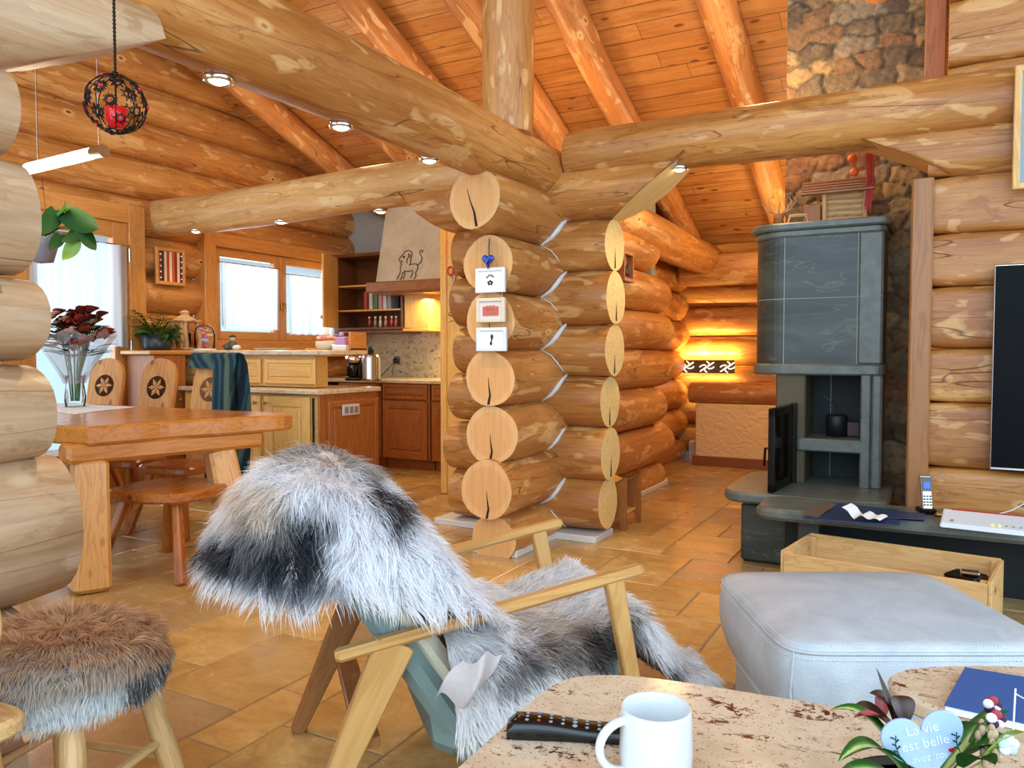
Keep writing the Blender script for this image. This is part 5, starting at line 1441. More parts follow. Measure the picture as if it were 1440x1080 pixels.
# bouquet on the table
q = P(92, 572, z=.82)
bq = thing('wrapped_bouquet', 'bouquet of dried dark red flowers wrapped in clear cellophane in a vase on the table', 'bouquet', (q.x+.06, q.y+.03, .82)); bq.scale = (1.2, 1.2, 1.3)
mb = MB(); mb.lathe([(0, 0), (.05, 0), (.055, .05), (.045, .12), (.055, .16), (.05, .16), (.04, .12), (.045, .02)], n=20); mb.build('vase', 'glass', bq)
mb = MB(); rnd = random.Random(12)
for k in range(22):
    a = rnd.uniform(0, 6.28); r_ = rnd.uniform(.02, .13); mb.tube([(.02*cos(a), .02*sin(a), .03), (.03*cos(a), .03*sin(a), .16), (r_*cos(a), r_*sin(a), .34+rnd.uniform(0, .14))], .003, 5)
mb.build('stems', 'leaf', bq)
fl = [('#7a1a14', 14, .034), ('#a8341c', 11, .036), ('#d8b8a0', 14, .02), ('#5a1410', 11, .03), ('#c8a070', 10, .018)]
for ci, (c, n, r_) in enumerate(fl):
    mt = flat('dried_%d' % ci, c, .8)
    for k in range(n):
        a = rnd.uniform(0, 6.28); rr = rnd.uniform(.0, .17); z = .33+rnd.uniform(0, .17)-rr*.25; c0 = Vector((rr*cos(a), rr*sin(a), z)); mb = MB()
        for j in range(9):
            b = j*.7; leafblade(mb, c0, (cos(b), sin(b), .9-.12*j), r_*1.9, r_*1.5, .3, 4, cup=.35)
        mb.build('flower', mt, bq)
mb = MB()
for k in range(90):
    a = rnd.uniform(0, 6.28); rr = rnd.uniform(.04, .18); leafblade(mb, (rr*.7*cos(a), rr*.7*sin(a), .24+rnd.uniform(0, .16)), (cos(a), sin(a), .35), .12, .034, .5, 4)
mb.build('foliage', 'leafdk', bq)
mb = MB(); rows = []
for i in range(13):
    z = .12+.26*i/12; rr = .045+.17*(i/12)**1.2
    rows.append([Vector(((rr+.014*sin(j*2.3))*cos(j*2*pi/30), (rr+.014*sin(j*2.3))*sin(j*2*pi/30), z+.02*sin(j*1.7)*(i/12))) for j in range(31)])
mb.grid(rows); mb.build('cellophane', 'film', bq)
# hanging pothos
q = P(57, 348, d=4.9)
t = thing('hanging_pothos', 'hanging plant with large glossy heart shaped leaves in a grey pot beside the door', 'hanging plant', q)
mb = MB(); mb.lathe([(0, -.10), (.07, -.09), (.10, .02), (.105, .06), (.098, .06), (.0, .03)], n=24); mb.build('pot', flat('grey_blue_pot', '#8f959c', .4), t)
mb = MB()
for k in range(3):
    a = k*2.09; mb.tube([(.1*cos(a), .1*sin(a), .05), (0, 0, .6), (0, 0, 2.2)], .0008, 5)
mb.build('hanger', 'iron', t)
def heartleaf(p, tip, mat, wd=.5, turn=0.0):
    p, tip = Vector(p), Vector(tip); s = (tip-p).length; d = (tip-p)/s; view = W(0, 1).normalized()
    sd = d.cross(view).normalized(); sd = (sd*cos(turn)+view*sin(turn)).normalized(); nn = sd.cross(d); rows = []
    for i in range(11):
        t_ = i/10; w_ = s*wd*1.75*((t_+.04)**.42)*((1-t_)**.85)+.0005; back = -.14*s*(1-t_)**4
        rows.append([p+d*(s*t_)+sd*(w_*j)+nn*(.18*abs(j)*w_+.10*s*sin(t_*pi))+d*back*abs(j) for j in (-1, -.5, 0, .5, 1)])
    mb = MB(); mb.grid(rows); mb.tube([Vector((0, 0, .05)), (p*.5+Z_*.06), p], .0035, 5); mb.build('leaf', mat, t)
def lp(u, v, d=4.9): return P(u, v, d=d)-q
for (u0, v0), (u1, v1), mt, wd, tn in (((92, 300), (139, 322), 'leafdk', .34, .3), ((110, 322), (86, 340), 'leafdk', .45, -.3), ((112, 318), (135, 352), 'leafdk', .26, .5), ((104, 338), (88, 366), 'leaflt', .42, 0), ((78, 296), (60, 330), 'leafdk', .4, .4), ((84, 330), (70, 352), 'leafdk', .4, .2), ((86, 296), (104, 280), 'leaf', .3, .9), ((80, 300), (92, 276), 'leaf', .3, .8)):
    heartleaf(lp(u0, v0, 4.8), lp(u1, v1, 4.75), mt, wd, tn)

# LED tube pendant
p0, p1 = Vector((-4.25, 2.9, 2.345)), Vector((-5.0, 2.9, 2.325))
t = thing('tube_pendant', 'glowing horizontal light tube hanging over the dining table', 'pendant lamp', (-4.6, 2.9, 2.33))
mb = MB(); mb.tube([p0-t.location+Vector((-.09, 0, 0)), p1-t.location], .034, 16); mb.build('lit_tube', 'tube', t)
mb = MB(); mb.tube([p0-t.location, p0-t.location+Vector((-.095, 0, 0))], .037, 16); mb.build('end_cap', 'steel', t)
mb = MB(); mb.tube([p0-t.location+Vector((-.05, 0, .03)), p0-t.location+Vector((-.05, 0, 2.05))], .0015, 5); mb.tube([p1-t.location+Vector((.1, 0, .03)), p1-t.location+Vector((.1, 0, 2.05))], .0015, 5); mb.build('wire', 'steel', t)
light('tube_light', 'POINT', (-4.6, 2.9, 2.24), 10, (1, .8, .5), size=.15)
# beaded ball lantern
q = P(163, 147, d=1.72)
t = thing('beaded_ball_lantern', 'dark wire ball lantern with red beads and a red glass cup hanging on a chain', 'lantern', q)
R0 = .062; mb = MB(); mb2 = MB(); rnd = random.Random(21)
N = 32
for k in range(N):
    z = 1-2*(k+.5)/N; r_ = sqrt(1-z*z); a = k*2.39996; n = Vector((r_*cos(a), r_*sin(a), z)); sd = n.cross(Z_).normalized(); up = sd.cross(n)
    c = n*R0
    ring = [c+(sd*cos(b)+up*sin(b))*.0085 for b in [2*pi*j/10 for j in range(11)]]; mb.tube(ring, .0017, 5)
    for j in range(7):
        b = j*.898+k; o_ = (c+(sd*cos(b)+up*sin(b))*.0165).normalized()*R0
        pts = [(c+(sd*cos(b-.25)+up*sin(b-.25))*.009), o_, (c+(sd*cos(b+.25)+up*sin(b+.25))*.009)]; mb.tube(pts, .0013, 5)
    if k % 2 == 0: mb2.ball(n*(R0+.001), .0046, 8)
for k in range(5):
    a0 = k*pi/5; mb.tube([Vector((cos(a0)*sin(b), sin(a0)*sin(b), cos(b)))*R0 for b in [2*pi*j/28 for j in range(29)]], .0012, 5)
mb.build('wire_ball', 'iron', t); tag(mb2.build('red_beads', 'red', t), kind='stuff')
mb = MB(); mb.lathe([(0, -.05), (.017, -.05), (.022, -.026), (.023, -.008), (.020, -.008), (.017, -.03), (0, -.035)], n=20); mb.build('glass_cup', 'redglass', t)
mb = MB(); mb.lathe([(0, R0-.004), (.010, R0-.002), (.008, R0+.006), (0, R0+.008)], n=12); mb.build('cap', 'iron', t)
mb = MB(); zt = zroof(q.y)-q.z
mb.tube([(0, 0, R0), (0, 0, zt-.003)], .0022, 6)
for k in range(70): mb.ball((0, 0, R0+.008+k*.0085), .0036, 6, sq=(1, 1, 1.3))
mb.build('chain', 'iron', t)
# ================================================================== FUR
def project(p):
    p = np.asarray(p); c, s = cos(YAW), sin(YAW)
    r = c*p[..., 0]+s*p[..., 1]; f = -s*p[..., 0]+c*p[..., 1]; z = p[..., 2]-H
    d = cos(PITCH)*f-sin(PITCH)*z; h = sin(PITCH)*f+cos(PITCH)*z
    return 720+F*r/d, 540-F*h/d
def fur_coat(name, grid, n, length, comb, colour, seed=0, parent=None, lift=.55, width=.0022, droop=.5, clump=26, loc=(0, 0, 0), flip=1):
    """grow tapered strands on a surface grid (nu x nv x 3)"""
    G = np.array([[tuple(p) for p in r] for r in grid]); nu, nv = G.shape[:2]
    du = np.gradient(G, axis=0); dv = np.gradient(G, axis=1); Nn = np.cross(du, dv)*flip; area = np.linalg.norm(Nn, axis=-1)
    Nn /= np.maximum(area[..., None], 1e-9)
    rs = np.random.RandomState(seed); prob = area/area.max()
    s = rs.rand(n*4)*(nu-1.001); t = rs.rand(n*4)*(nv-1.001)
    keep = rs.rand(n*4) < np.maximum(prob[s.astype(int), t.astype(int)], .03); s, t = s[keep][:n], t[keep][:n]; n = len(s)
    def bil(A, s, t):
        i, j = s.astype(int), t.astype(int); a, b = (s-i)[:, None], (t-j)[:, None]
        return A[i, j]*(1-a)*(1-b)+A[i+1, j]*a*(1-b)+A[i+1, j+1]*a*b+A[i, j+1]*(1-a)*b
    P0 = bil(G, s, t); N0 = bil(Nn, s, t); N0 /= np.linalg.norm(N0, axis=1)[:, None]+1e-9
    C0 = comb(P0, s/(nu-1), t/(nv-1)); C0 = C0-N0*(C0*N0).sum(1)[:, None]*.8; C0 /= np.linalg.norm(C0, axis=1)[:, None]+1e-9
    # locks
    cs, ct = np.floor(s*clump/(nu-1)+rs.rand(n)*.5), np.floor(t*clump/(nv-1)+rs.rand(n)*.5)
    h1 = np.modf(np.abs(np.sin(cs*12.98+ct*78.23)*43758.5))[0]; h2 = np.modf(np.abs(np.sin(cs*39.3+ct*11.1)*24634.6))[0]; h3 = np.modf(np.abs(np.sin(cs*7.7+ct*53.1)*9634.6))[0]
    J = (np.stack([h1, h2, h3], 1)-.5)
    L_ = length*(.65+.5*rs.rand(n))*(.8+.4*h1)
    d0 = N0*lift+C0*(1-lift*.5)+rs.randn(n, 3)*.16+J*.5; d0 /= np.linalg.norm(d0, axis=1)[:, None]
    d1 = d0*.55+C0*.55+np.array([0, 0, -droop])+J*.8+rs.randn(n, 3)*.10; d1 /= np.linalg.norm(d1, axis=1)[:, None]
    Q0 = P0-N0*.004; Q1 = P0+d0*(L_*.45)[:, None]; Q2 = Q1+d1*(L_*.4)[:, None]; d2 = d1+np.array([0, 0, -droop*.6]); d2 /= np.linalg.norm(d2, axis=1)[:, None]
    Q3 = Q2+d2*(L_*.3)[:, None]
    view = P0-np.array([0, 0, H]); W0 = np.cross(d0, N0+rs.randn(n, 3)*.5); W0 /= np.linalg.norm(W0, axis=1)[:, None]+1e-9
    w_ = width*(.7+.6*rs.rand(n))[:, None]
    V = np.stack([Q0-W0*w_*.5, Q0+W0*w_*.5, Q1-W0*w_*.5, Q1+W0*w_*.5, Q2-W0*w_*.3, Q2+W0*w_*.3, Q3], 1)
    col = colour(P0+C0*.02, s/(nu-1), t/(nv-1), rs)
    col = col*(.86+.28*rs.rand(n)[:, None])
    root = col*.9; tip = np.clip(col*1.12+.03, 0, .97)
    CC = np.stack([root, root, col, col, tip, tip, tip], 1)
    me = bpy.data.meshes.new(name); nvt = 7*n
    me.vertices.add(nvt); me.vertices.foreach_set('co', (V.reshape(-1, 3)-np.array(loc)).ravel())
    b = (np.arange(n)*7)[:, None]
    quads = np.concatenate([b+np.array([[0, 1, 3, 2]]), b+np.array([[2, 3, 5, 4]])], 1).reshape(-1, 4); tris = b+np.array([[4, 5, 6]])
    me.loops.add(quads.size+tris.size); me.polygons.add(len(quads)+len(tris))
    me.loops.foreach_set('vertex_index', np.concatenate([quads.ravel(), tris.ravel()]).astype(np.int32))
    st_ = np.concatenate([np.arange(len(quads))*4, len(quads)*4+np.arange(len(tris))*3]).astype(np.int32)
    me.polygons.foreach_set('loop_start', st_)
    me.update(calc_edges=True)
    me.materials.append(M['fur'])
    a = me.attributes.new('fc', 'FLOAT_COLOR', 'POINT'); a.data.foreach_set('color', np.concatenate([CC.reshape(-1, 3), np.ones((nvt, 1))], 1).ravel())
    me.polygons.foreach_set('use_smooth', np.ones(len(me.polygons), bool))
    o = bpy.data.objects.new(name, me); COL.objects.link(o); o.parent = parent; o['kind'] = 'stuff'
    return o
def patches(base, lst):
    base = np.array(lin(base)[:3])
    def f(P_, s, t, rs):
        u, v = project(P_); u = u+rs.randn(len(u))*5; v = v+rs.randn(len(v))*5
        u = u+9*np.sin(v*.05)+5*np.sin(v*.13+u*.02); v = v+8*np.sin(u*.045)
        C = np.tile(base, (len(u), 1))
        for cu, cv, ru, rv, ang, col, k in lst:
            a = radians(ang); x = (u-cu)*cos(a)+(v-cv)*sin(a); y = -(u-cu)*sin(a)+(v-cv)*cos(a)
            m = np.clip((1.25-np.hypot(x/ru, y/rv)+.25*np.sin(u*.11+v*.07)*np.sin(v*.13))/.5, 0, 1)*k; m = np.clip(m*(.8+.4*rs.rand(len(u))), 0, 1)
            C = C*(1-m[:, None])+np.array(lin(col)[:3])*m[:, None]
        return C
    return f

# ================================================================== ARMCHAIR
fw = W(.95, .3).normalized(); sw = W(-.3, .95).normalized(); AO = W(.34, 2.08)
def AC(x, y, z): return AO+fw*x+sw*y+Z_*z
ac = thing('armchair', 'oak framed lounge chair with teal grey upholstery and slanting arms, facing right', 'armchair', AC(-.4, .3, 0))
def al(p): return Vector(p)-ac.location
YW = .60
for y in (0, YW):
    mb = MB(); pts = [AC(-.80, y, .475), AC(-.78, y, .478), AC(-.4, y, .535), AC(-.02, y, .597), AC(.0, y, .60)]
    a, b = al(AC(-.80, y, .455)), al(AC(.01, y, .60))
    mb.beam(a, b, .046, .030, 0, .012); mb.build('armrest', 'oak', ac)
    mb = MB(); mb.beam(al(AC(.04, y, 0)), al(AC(-.075, y, .58)), .040, .030, 0, .005, up=fw, w1=.032, t1=.052); mb.build('leg', 'oak', ac)
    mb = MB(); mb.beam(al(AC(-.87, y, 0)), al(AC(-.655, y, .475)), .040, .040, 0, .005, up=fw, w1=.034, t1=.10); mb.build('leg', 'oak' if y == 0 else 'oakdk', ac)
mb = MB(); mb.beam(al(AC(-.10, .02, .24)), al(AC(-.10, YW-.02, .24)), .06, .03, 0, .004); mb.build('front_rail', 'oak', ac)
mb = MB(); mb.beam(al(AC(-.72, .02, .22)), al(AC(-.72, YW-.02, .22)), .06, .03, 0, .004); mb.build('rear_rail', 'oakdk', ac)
def slab(mb, x0, z0, x1, z1, th, y0, y1, bev=.02, mi=0):
    """slab seen from the side as a segment (x0,z0)-(x1,z1) with thickness th"""
    a, b = al(AC(x0, (y0+y1)/2, z0)), al(AC(x1, (y0+y1)/2, z1)); d = (b-a).normalized(); n_ = sw.cross(d)
    mb.beam(a, b, y1-y0, th, 0, bev, up=n_)
mb = MB(); slab(mb, -.43, .12, -.86, .79, .075, .03, YW-.03, .025); mb.build('back_shell', 'upholstery', ac)
mb = MB(); slab(mb, -.42, .22, -.78, .74, .07, .045, YW-.045, .03); mb.build('back_cushion', 'cream', ac)
mb = MB(); slab(mb, -.55, .21, -.02, .29, .17, .035, YW-.035, .04); mb.build('seat_cushion', 'upholstery', ac)

# sheepskin over the back
pathA = [(-.40, .47), (-.48, .58), (-.56, .70), (-.65, .81), (-.75, .87), (-.85, .885), (-.94, .86), (-1.01, .79), (-1.06, .70), (-1.09, .63)]
def lerp_path(path, t):
    q = t*(len(path)-1); i = min(int(q), len(path)-2); a = q-i; a = a*a*(3-2*a)*.3+a*.7
    return tuple(x+(y-x)*a for x, y in zip(path[i], path[i+1]))
gA = []
for i in range(41):
    t_ = i/40; x, z = lerp_path(pathA, t_); row = []
    zl = .515+.02*sin(t_*5)+.17*t_
    for j in range(31):
        s = j/30; y0 = -.07+.30*max(0, (t_-.55)/.45)**1.2; y = y0+(.62-y0)*s
        g = min(1, s/.42); g = sqrt(max(0, 1-(1-g)**2)); gf = 1-.55*max(0, (s-.72)/.28)**2
        zz = zl+(z-zl)*g*gf+.012*sin(x*21+y*13)+.01*sin(y*31)
        xx = x + (1-g)*(.02 if t_ < .5 else -.03)
        row.append(AC(xx, y, zz))
    gA.append(row)
sk = thing('sheepskin_throw', 'long haired white and dark grey sheepskin draped over the armchair back', 'sheepskin', AC(-.8, .3, .9))
def rel(grid, o): return [[p-o for p in r] for r in grid]
mb = MB(); mb.grid(rel(gA, sk.location)); mb.build('hide', 'suede', sk)
def combA(P_, s, t):
    out = np.zeros((len(P_), 3)); f_, s_ = np.array(fw), np.array(sw)
    near = np.clip(1-t/.5, 0, 1)[:, None]; bk = .5+.5*np.tanh((s-.52)*9)[:, None]
    out += -s_*(near*1.3) + np.array([0, 0, -1.])*(.5+near*.4)
    out += -f_*.9*bk+f_*.35*(1-bk)
    out += s_*np.clip((t-.6)/.4, 0, 1)[:, None]*.9
    return out
colA = patches('#f6f6fa', [(355, 725, 44, 48, 30, '#dccab4', .7), (375, 785, 62, 42, 0, '#5c6068', .9), (420, 780, 46, 58, -18, '#1c212b', 1), (322, 795, 40, 24, 0, '#303134', .95), (385, 755, 40, 16, -30, '#8f8d8a', .7),
    (538, 715, 15, 60, -32, '#30282c', 1), (455, 650, 85, 15, 8, '#8d8378', .8), (430, 835, 60, 14, 12, '#70757e', .6), (470, 700, 8, 30, -20, '#d8cdd0', .5)])
# the grid runs (path, across) with normals pointing out
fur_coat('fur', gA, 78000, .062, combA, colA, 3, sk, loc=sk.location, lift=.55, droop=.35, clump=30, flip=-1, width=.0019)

# sheepskin on the seat
gB = []
for i in range(37):
    t_ = i/36; x = -.52+.80*t_; row = []
    top = .425+.03*sin(t_*9+1)+.01*t_
    if x > .04: top -= (x-.04)*1.1
    for j in range(33):
        s = j/32; y0 = -.085 if x < -.2 else min(.05, -.085+(x+.2)*1.5); y = y0+(.655-y0)*s
        zl = .27+.02*sin(x*17) if x < -.20 else (.27+(x+.20)*.6 if x < 0 else .38-(x)*.9)
        g = min(1, s/.22); g = sqrt(max(0, 1-(1-g)**2)); gf = 1 if s < .8 else 1-.35*((s-.8)/.2)**2
        z = zl+(top-zl)*g*gf+.012*sin(x*26+y*9)+.012*sin(y*24-x*11)
        xx = x+.05*sin(y*9)*(t_ > .9)
        row.append(AC(xx, y, z))
    gB.append(row)
sk2 = thing('sheepskin_seat_cover', 'white, beige and dark brown patched sheepskin lying on the armchair seat', 'sheepskin', AC(-.1, .3, .42))
mb = MB(); mb.grid(rel(gB, sk2.location)); mb.build('hide', 'suede', sk2)
def combB(P_, s, t):
    f_, s_ = np.array(fw), np.array(sw)
    near = np.clip(1-t/.3, 0, 1)[:, None]
    return f_*(.5+.7*s[:, None])-s_*near*1.2+s_*np.clip((t-.75)/.25, 0, 1)[:, None]+np.array([0, 0, -1.])*(.15+near*.7+np.clip((s-.7)/.3, 0, 1)[:, None]*.8)
colB = patches('#f6f3f2', [(770, 885, 75, 16, -5, '#c8bcae', .6), (815, 915, 65, 24, -18, '#7b6a5c', .75), (860, 925, 50, 30, -10, '#403832', .9), (905, 940, 48, 26, 20, '#45423f', .95), (890, 905, 26, 30, 0, '#5a524c', .7), (730, 955, 40, 20, -20, '#544c4a', .7), (690, 930, 20, 14, 0, '#a89c9a', .5)])
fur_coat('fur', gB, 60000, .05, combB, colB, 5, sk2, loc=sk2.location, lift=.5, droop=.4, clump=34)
# turned up underside of the skin, bare suede
gC = []
for i in range(17):
    t_ = i/16; row = []
    for j in range(13):
        s = j/12; x = -.58+.10*t_; y = -.10-.02*sin(t_*pi)-.02*sin(s*3.1); z = .36+.10*s+.015*sin(t_*8+s*4)
        row.append(AC(x+.07*s, y+.02*sin(t_*6+s*3), z))
    gC.append(row)
mb = MB(); mb.grid(rel(gC, sk2.location)); mb.build('turned_edge', 'suede', sk2)

# ================================================================== FUR STOOL (lower left)
so_ = W(-1.085, 1.87)
t = thing('fur_stool', 'pale wooden stool with splayed legs under a brown fur pad, lower left', 'stool', so_, radians(12))
mb = MB(); mb.lathe([(0, .40), (.165, .40), (.175, .41), (.175, .43), (0, .435)], n=32); mb.build('seat', 'stoolwood', t)
lg = [(-.12, -.13), (.13, -.11), (.11, .13), (-.13, .12)]
for x, y in lg:
    mb = MB(); mb.tube([(x*1.55, y*1.55, 0), (x*1.3, y*1.3, .16), (x*.95, y*.95, .405)], [.027, .030, .026], 12); mb.build('leg', 'stoolwood', t)
for k in range(4):
    a, b = lg[k], lg[(k+1) % 4]; z = .13+.05*(k % 2); f_ = 1.36-.1*(k % 2)
    mb = MB(); mb.tube([(a[0]*f_, a[1]*f_, z), (b[0]*f_, b[1]*f_, z)], .012, 8); mb.build('rung', 'stoolwood', t)
fs_ = thing('fur_seat_pad', 'round brown and grey sheepskin pad lying on the stool at the lower left edge', 'seat pad', so_+Z_*.44)
gD = []
for i in range(25):
    a = i/24; ph = a*1.0
    if a < .6: r_ = .19*(a/.6)**.9; z = .505-.012*(a/.6)**3+.008*sin(a*20)
    else: b = (a-.6)/.4; r_ = .19+.022*sin(b*pi*.75); z = .493-.115*b
    row = [so_+Vector((r_*cos(-2*pi*j/48), r_*sin(-2*pi*j/48), z)) for j in range(49)]
    gD.append(row)
gD = [r[::-1] for r in gD]
mb = MB(); mb.grid(rel(gD, fs_.location)); mb.build('hide', 'suede', fs_)
cD = np.array(so_)
def combD(P_, s, t):
    d = P_-cD; d[:, 2] = 0; d /= np.linalg.norm(d, axis=1)[:, None]+1e-6
    return d+np.array([.3, -.5, -1.*1.0])*np.clip((s-.4)*1.6, .05, 1)[:, None]+np.array([.3, -.35, 0])
def colD(P_, s, t, rs):
    u, v = project(P_); z = P_[:, 2]
    br = np.array(lin('#cfa882')[:3]); gr = np.array(lin('#c8beb2')[:3]); wh = np.array(lin('#dfe3e4')[:3]); dk = np.array(lin('#5b5f62')[:3])
    m = np.clip((v+rs.randn(len(v))*8-915)/50, 0, 1)[:, None]; C = br*(1-m)+gr*m
    low = np.clip((.425-z)/.02, 0, 1)[:, None]; side = (np.hypot((u-95)/75, 0) > 1)[:, None]*(rs.rand(len(u)) < .75)[:, None]
    C = C*(1-low)+np.where(side, dk, wh)*low
    return C
fur_coat('fur', gD, 36000, .042, combD, colD, 9, fs_, loc=fs_.location, lift=.6, droop=.35, clump=30)

# wooden chair cut by the left edge
q = W(-1.25, 1.50)
ec = thing('edge_chair', 'pale wooden chair with scalloped back, only its edge visible in the lower left corner', 'chair', q, YAW+radians(244))
mb = MB(); mb.prism(smooth_poly([(-.10, .40), (.10, .40), (.12, .46), (.15, .50), (.13, .56), (.155, .62), (.14, .70), (.08, .76), (-.08, .76), (-.14, .70), (-.155, .62), (-.13, .56), (-.15, .50), (-.12, .46)], 2), (0, .16, 0), X_, Z_, .035, 0, .006); mb.build('backrest', 'stoolwood', ec)
mb = MB(); mb.prism(rrect(-.2, -.2, .2, .2, .06), (0, 0, .42), X_, Y_, .04, 0, .01); mb.build('seat', 'stoolwood', ec)
for x in (-1, 1):
    for y in (-1, 1):
        mb = MB(); mb.tube([(x*.17, y*.17, 0), (x*.13, y*.13, .41)], [.02, .024], 10); mb.build('leg', 'stoolwood', ec)

# ================================================================== OTTOMAN
ot = thing('ottoman', 'large grey leather ottoman with double stitched seam in the right foreground', 'ottoman', W(1.05, 2.29), YAW)
hw, hd_ = .355, .345
def cushion(hw, hd, z0, z1, r, puff, nu=40, nv=40):
    rows = []
    prof = [(0, 0)]
    per = 96; out = []
    for k in range(per):
        a = 2*pi*k/per; e = .22
        c_, s_ = cos(a), sin(a); x = math.copysign(abs(c_)**e, c_); y = math.copysign(abs(s_)**e, s_); out.append((x, y))
    lv = [(0.0, z1, 0), ]
    rings = []
    for f in (0, .25, .5, .75, .9, .97): rings.append([(x*hw*f, y*hd*f, z1+puff*(1-f**2.6)) for x, y in out])
    rings.append([(x*(hw), y*(hd), z1-.014) for x, y in out])
    for k in range(1, 9):
        b = k/8; o = .016*sin(b*pi)-.03*b*b; rings.append([(x*(hw+o), y*(hd+o), z1-.014+(z0-z1+.014)*b) for x, y in out])
    vs_ = [p for r_ in rings for p in r_]; m = len(rings)
    fs = [(i*per+j, (i+1)*per+j, (i+1)*per+(j+1) % per, i*per+(j+1) % per) for i in range(m-1) for j in range(per)]
    fs.append(tuple(range((m-1)*per, m*per)))
    return vs_, fs, out
mb = MB(); vs_, fs, out = cushion(hw, hd_, .18, .435, .05, .03); mb.add(vs_, fs, 0, None, True); mb.build('cushion', 'leather', ot)
mb = MB()
for dz, o in ((-.002, .004), (-.028, .010)):
    pts = [(x*(hw-(.010 if dz > -.01 else 0)+o*.0)*1.0+0, y*(hd_-(.010 if dz > -.01 else 0)), .435+dz+(.002 if dz > -.01 else -.003)) for x, y in out]
    for k in range(0, 96):
        a, b = Vector(pts[k]), Vector(pts[(k+1) % 96]); n_ = max(1, int((b-a).length/.009))
        o_ = Vector((a.x, a.y, 0)).normalized()*(.0015+(.006 if dz < -.01 else 0))
        for i in range(n_):
            p0, p1 = a.lerp(b, (i+.15)/n_), a.lerp(b, (i+.75)/n_); mb.tube([p0+o_, p1+o_], .0013, 4, smooth=False)
tag(mb.build('stitching', flat('light_thread', '#d8dadc', .6), ot), kind='stuff')
mb = MB(); pts = [Vector((x*hw*1.004, y*hd_*1.004, .420)) for x, y in out]; mb.tube(pts+pts[:1], .005, 6, cap=False)
for sx, sy in ((-1, -1), (1, -1), (-1, 1), (1, 1)):
    mb.tube([(sx*hw*.93, sy*hd_*.93, .42), (sx*(hw*.93+.013), sy*(hd_*.93+.013), .32), (sx*(hw*.915-.004), sy*(hd_*.915-.004), .20)], .004, 6)
mb.build('piping', 'leather', ot)
mb = MB(); mb.box((0, 0, .105), (hw*2-.10, hd_*2-.10, .17), 0, .02); mb.build('base', 'leather', ot)
for sx, sy in ((-1, -1), (1, -1), (-1, 1), (1, 1)):
    mb = MB(); mb.box((sx*(hw-.09), sy*(hd_-.09), .012), (.05, .05, .024), 0, .004); mb.build('foot', 'blackmat', ot)

# ================================================================== GRANITE TABLES
TZ = .60
def tab_poly(pts): return [tuple(W(r, d)[:2]) for r, d in pts]
c_ = [(-.10, .50), (.95, .50), (.95, 1.02), (.66, 1.215), (.45, 1.30), (.30, 1.365), (.19, 1.396), (.10, 1.385), (.045, 1.32), (-.07, 1.092), (-.16, .93)]
ct = thing('coffee_table', 'rounded rosy granite coffee table in the foreground, carrying mug and remote', 'coffee table', W(.35, .95))
cc = ct.location
mb = MB(); pl_ = smooth_poly([(x-cc.x, y-cc.y) for x, y in tab_poly(c_)], 2); mb.prism(pl_, (0, 0, TZ-.015), X_, Y_, .03, 0, .006); mb.build('stone_top', 'granite', ct)
for r, d in ((.05, 1.05), (.7, .95), (.05, .65), (.8, .6)):
    mb = MB(); p = W(r, d)-cc; mb.beam((p.x, p.y, 0), (p.x, p.y, TZ-.03), .06, .06, 0, .006, up=(0, 1, 0)); mb.build('leg', 'oakdk', ct)
c2_ = [(.62, 1.30), (.70, 1.20), (1.02, 1.10), (1.25, 1.02), (1.30, 1.38), (1.0, 1.44), (.78, 1.435), (.67, 1.40)]
c2_ = [(.655, 1.33), (.69, 1.25), (.80, 1.17), (1.02, 1.08), (1.25, 1.02), (1.30, 1.36), (1.0, 1.43), (.78, 1.435), (.68, 1.40)]
ct2 = thing('side_table', 'smaller rounded granite table behind the heart shaped sign, carrying the blue book', 'side table', W(1.0, 1.25))
cc2 = ct2.location
mb = MB(); mb.prism(smooth_poly([(x-cc2.x, y-cc2.y) for x, y in tab_poly(c2_)], 2), (0, 0, TZ-.015), X_, Y_, .03, 0, .006); mb.build('stone_top', 'granite', ct2)
for r, d in ((.80, 1.30), (1.18, 1.28)):
    mb = MB(); p = W(r, d)-cc2; mb.beam((p.x, p.y, 0), (p.x, p.y, TZ-.03), .06, .06, 0, .006, up=(0, 1, 0)); mb.build('leg', 'oakdk', ct2)
# mug
q = W(.196, 1.045, TZ)
t = thing('white_mug', 'plain white ceramic mug with loop handle standing on the granite table', 'mug', q, YAW)
mb = MB(); mb.lathe([(0, 0), (.044, 0), (.0485, .004), (.0495, .04), (.0475, .094), (.0470, .098), (.0455, .1), (.0440, .098), (.0445, .04), (.043, .010), (0, .008)], n=56); mb.build('body', 'white', t)
mb = MB(); pts = []
for k in range(17):
    a = pi*.5+pi*k/16; pts.append((-.044+.034*cos(a)*1.05, -.012+.012*cos(a), .052+.034*sin(a)))
mb.tube(pts, [.0075 if 0 < k < 16 else .009 for k in range(17)], 12, sq=.75); mb.build('handle', 'white', t)
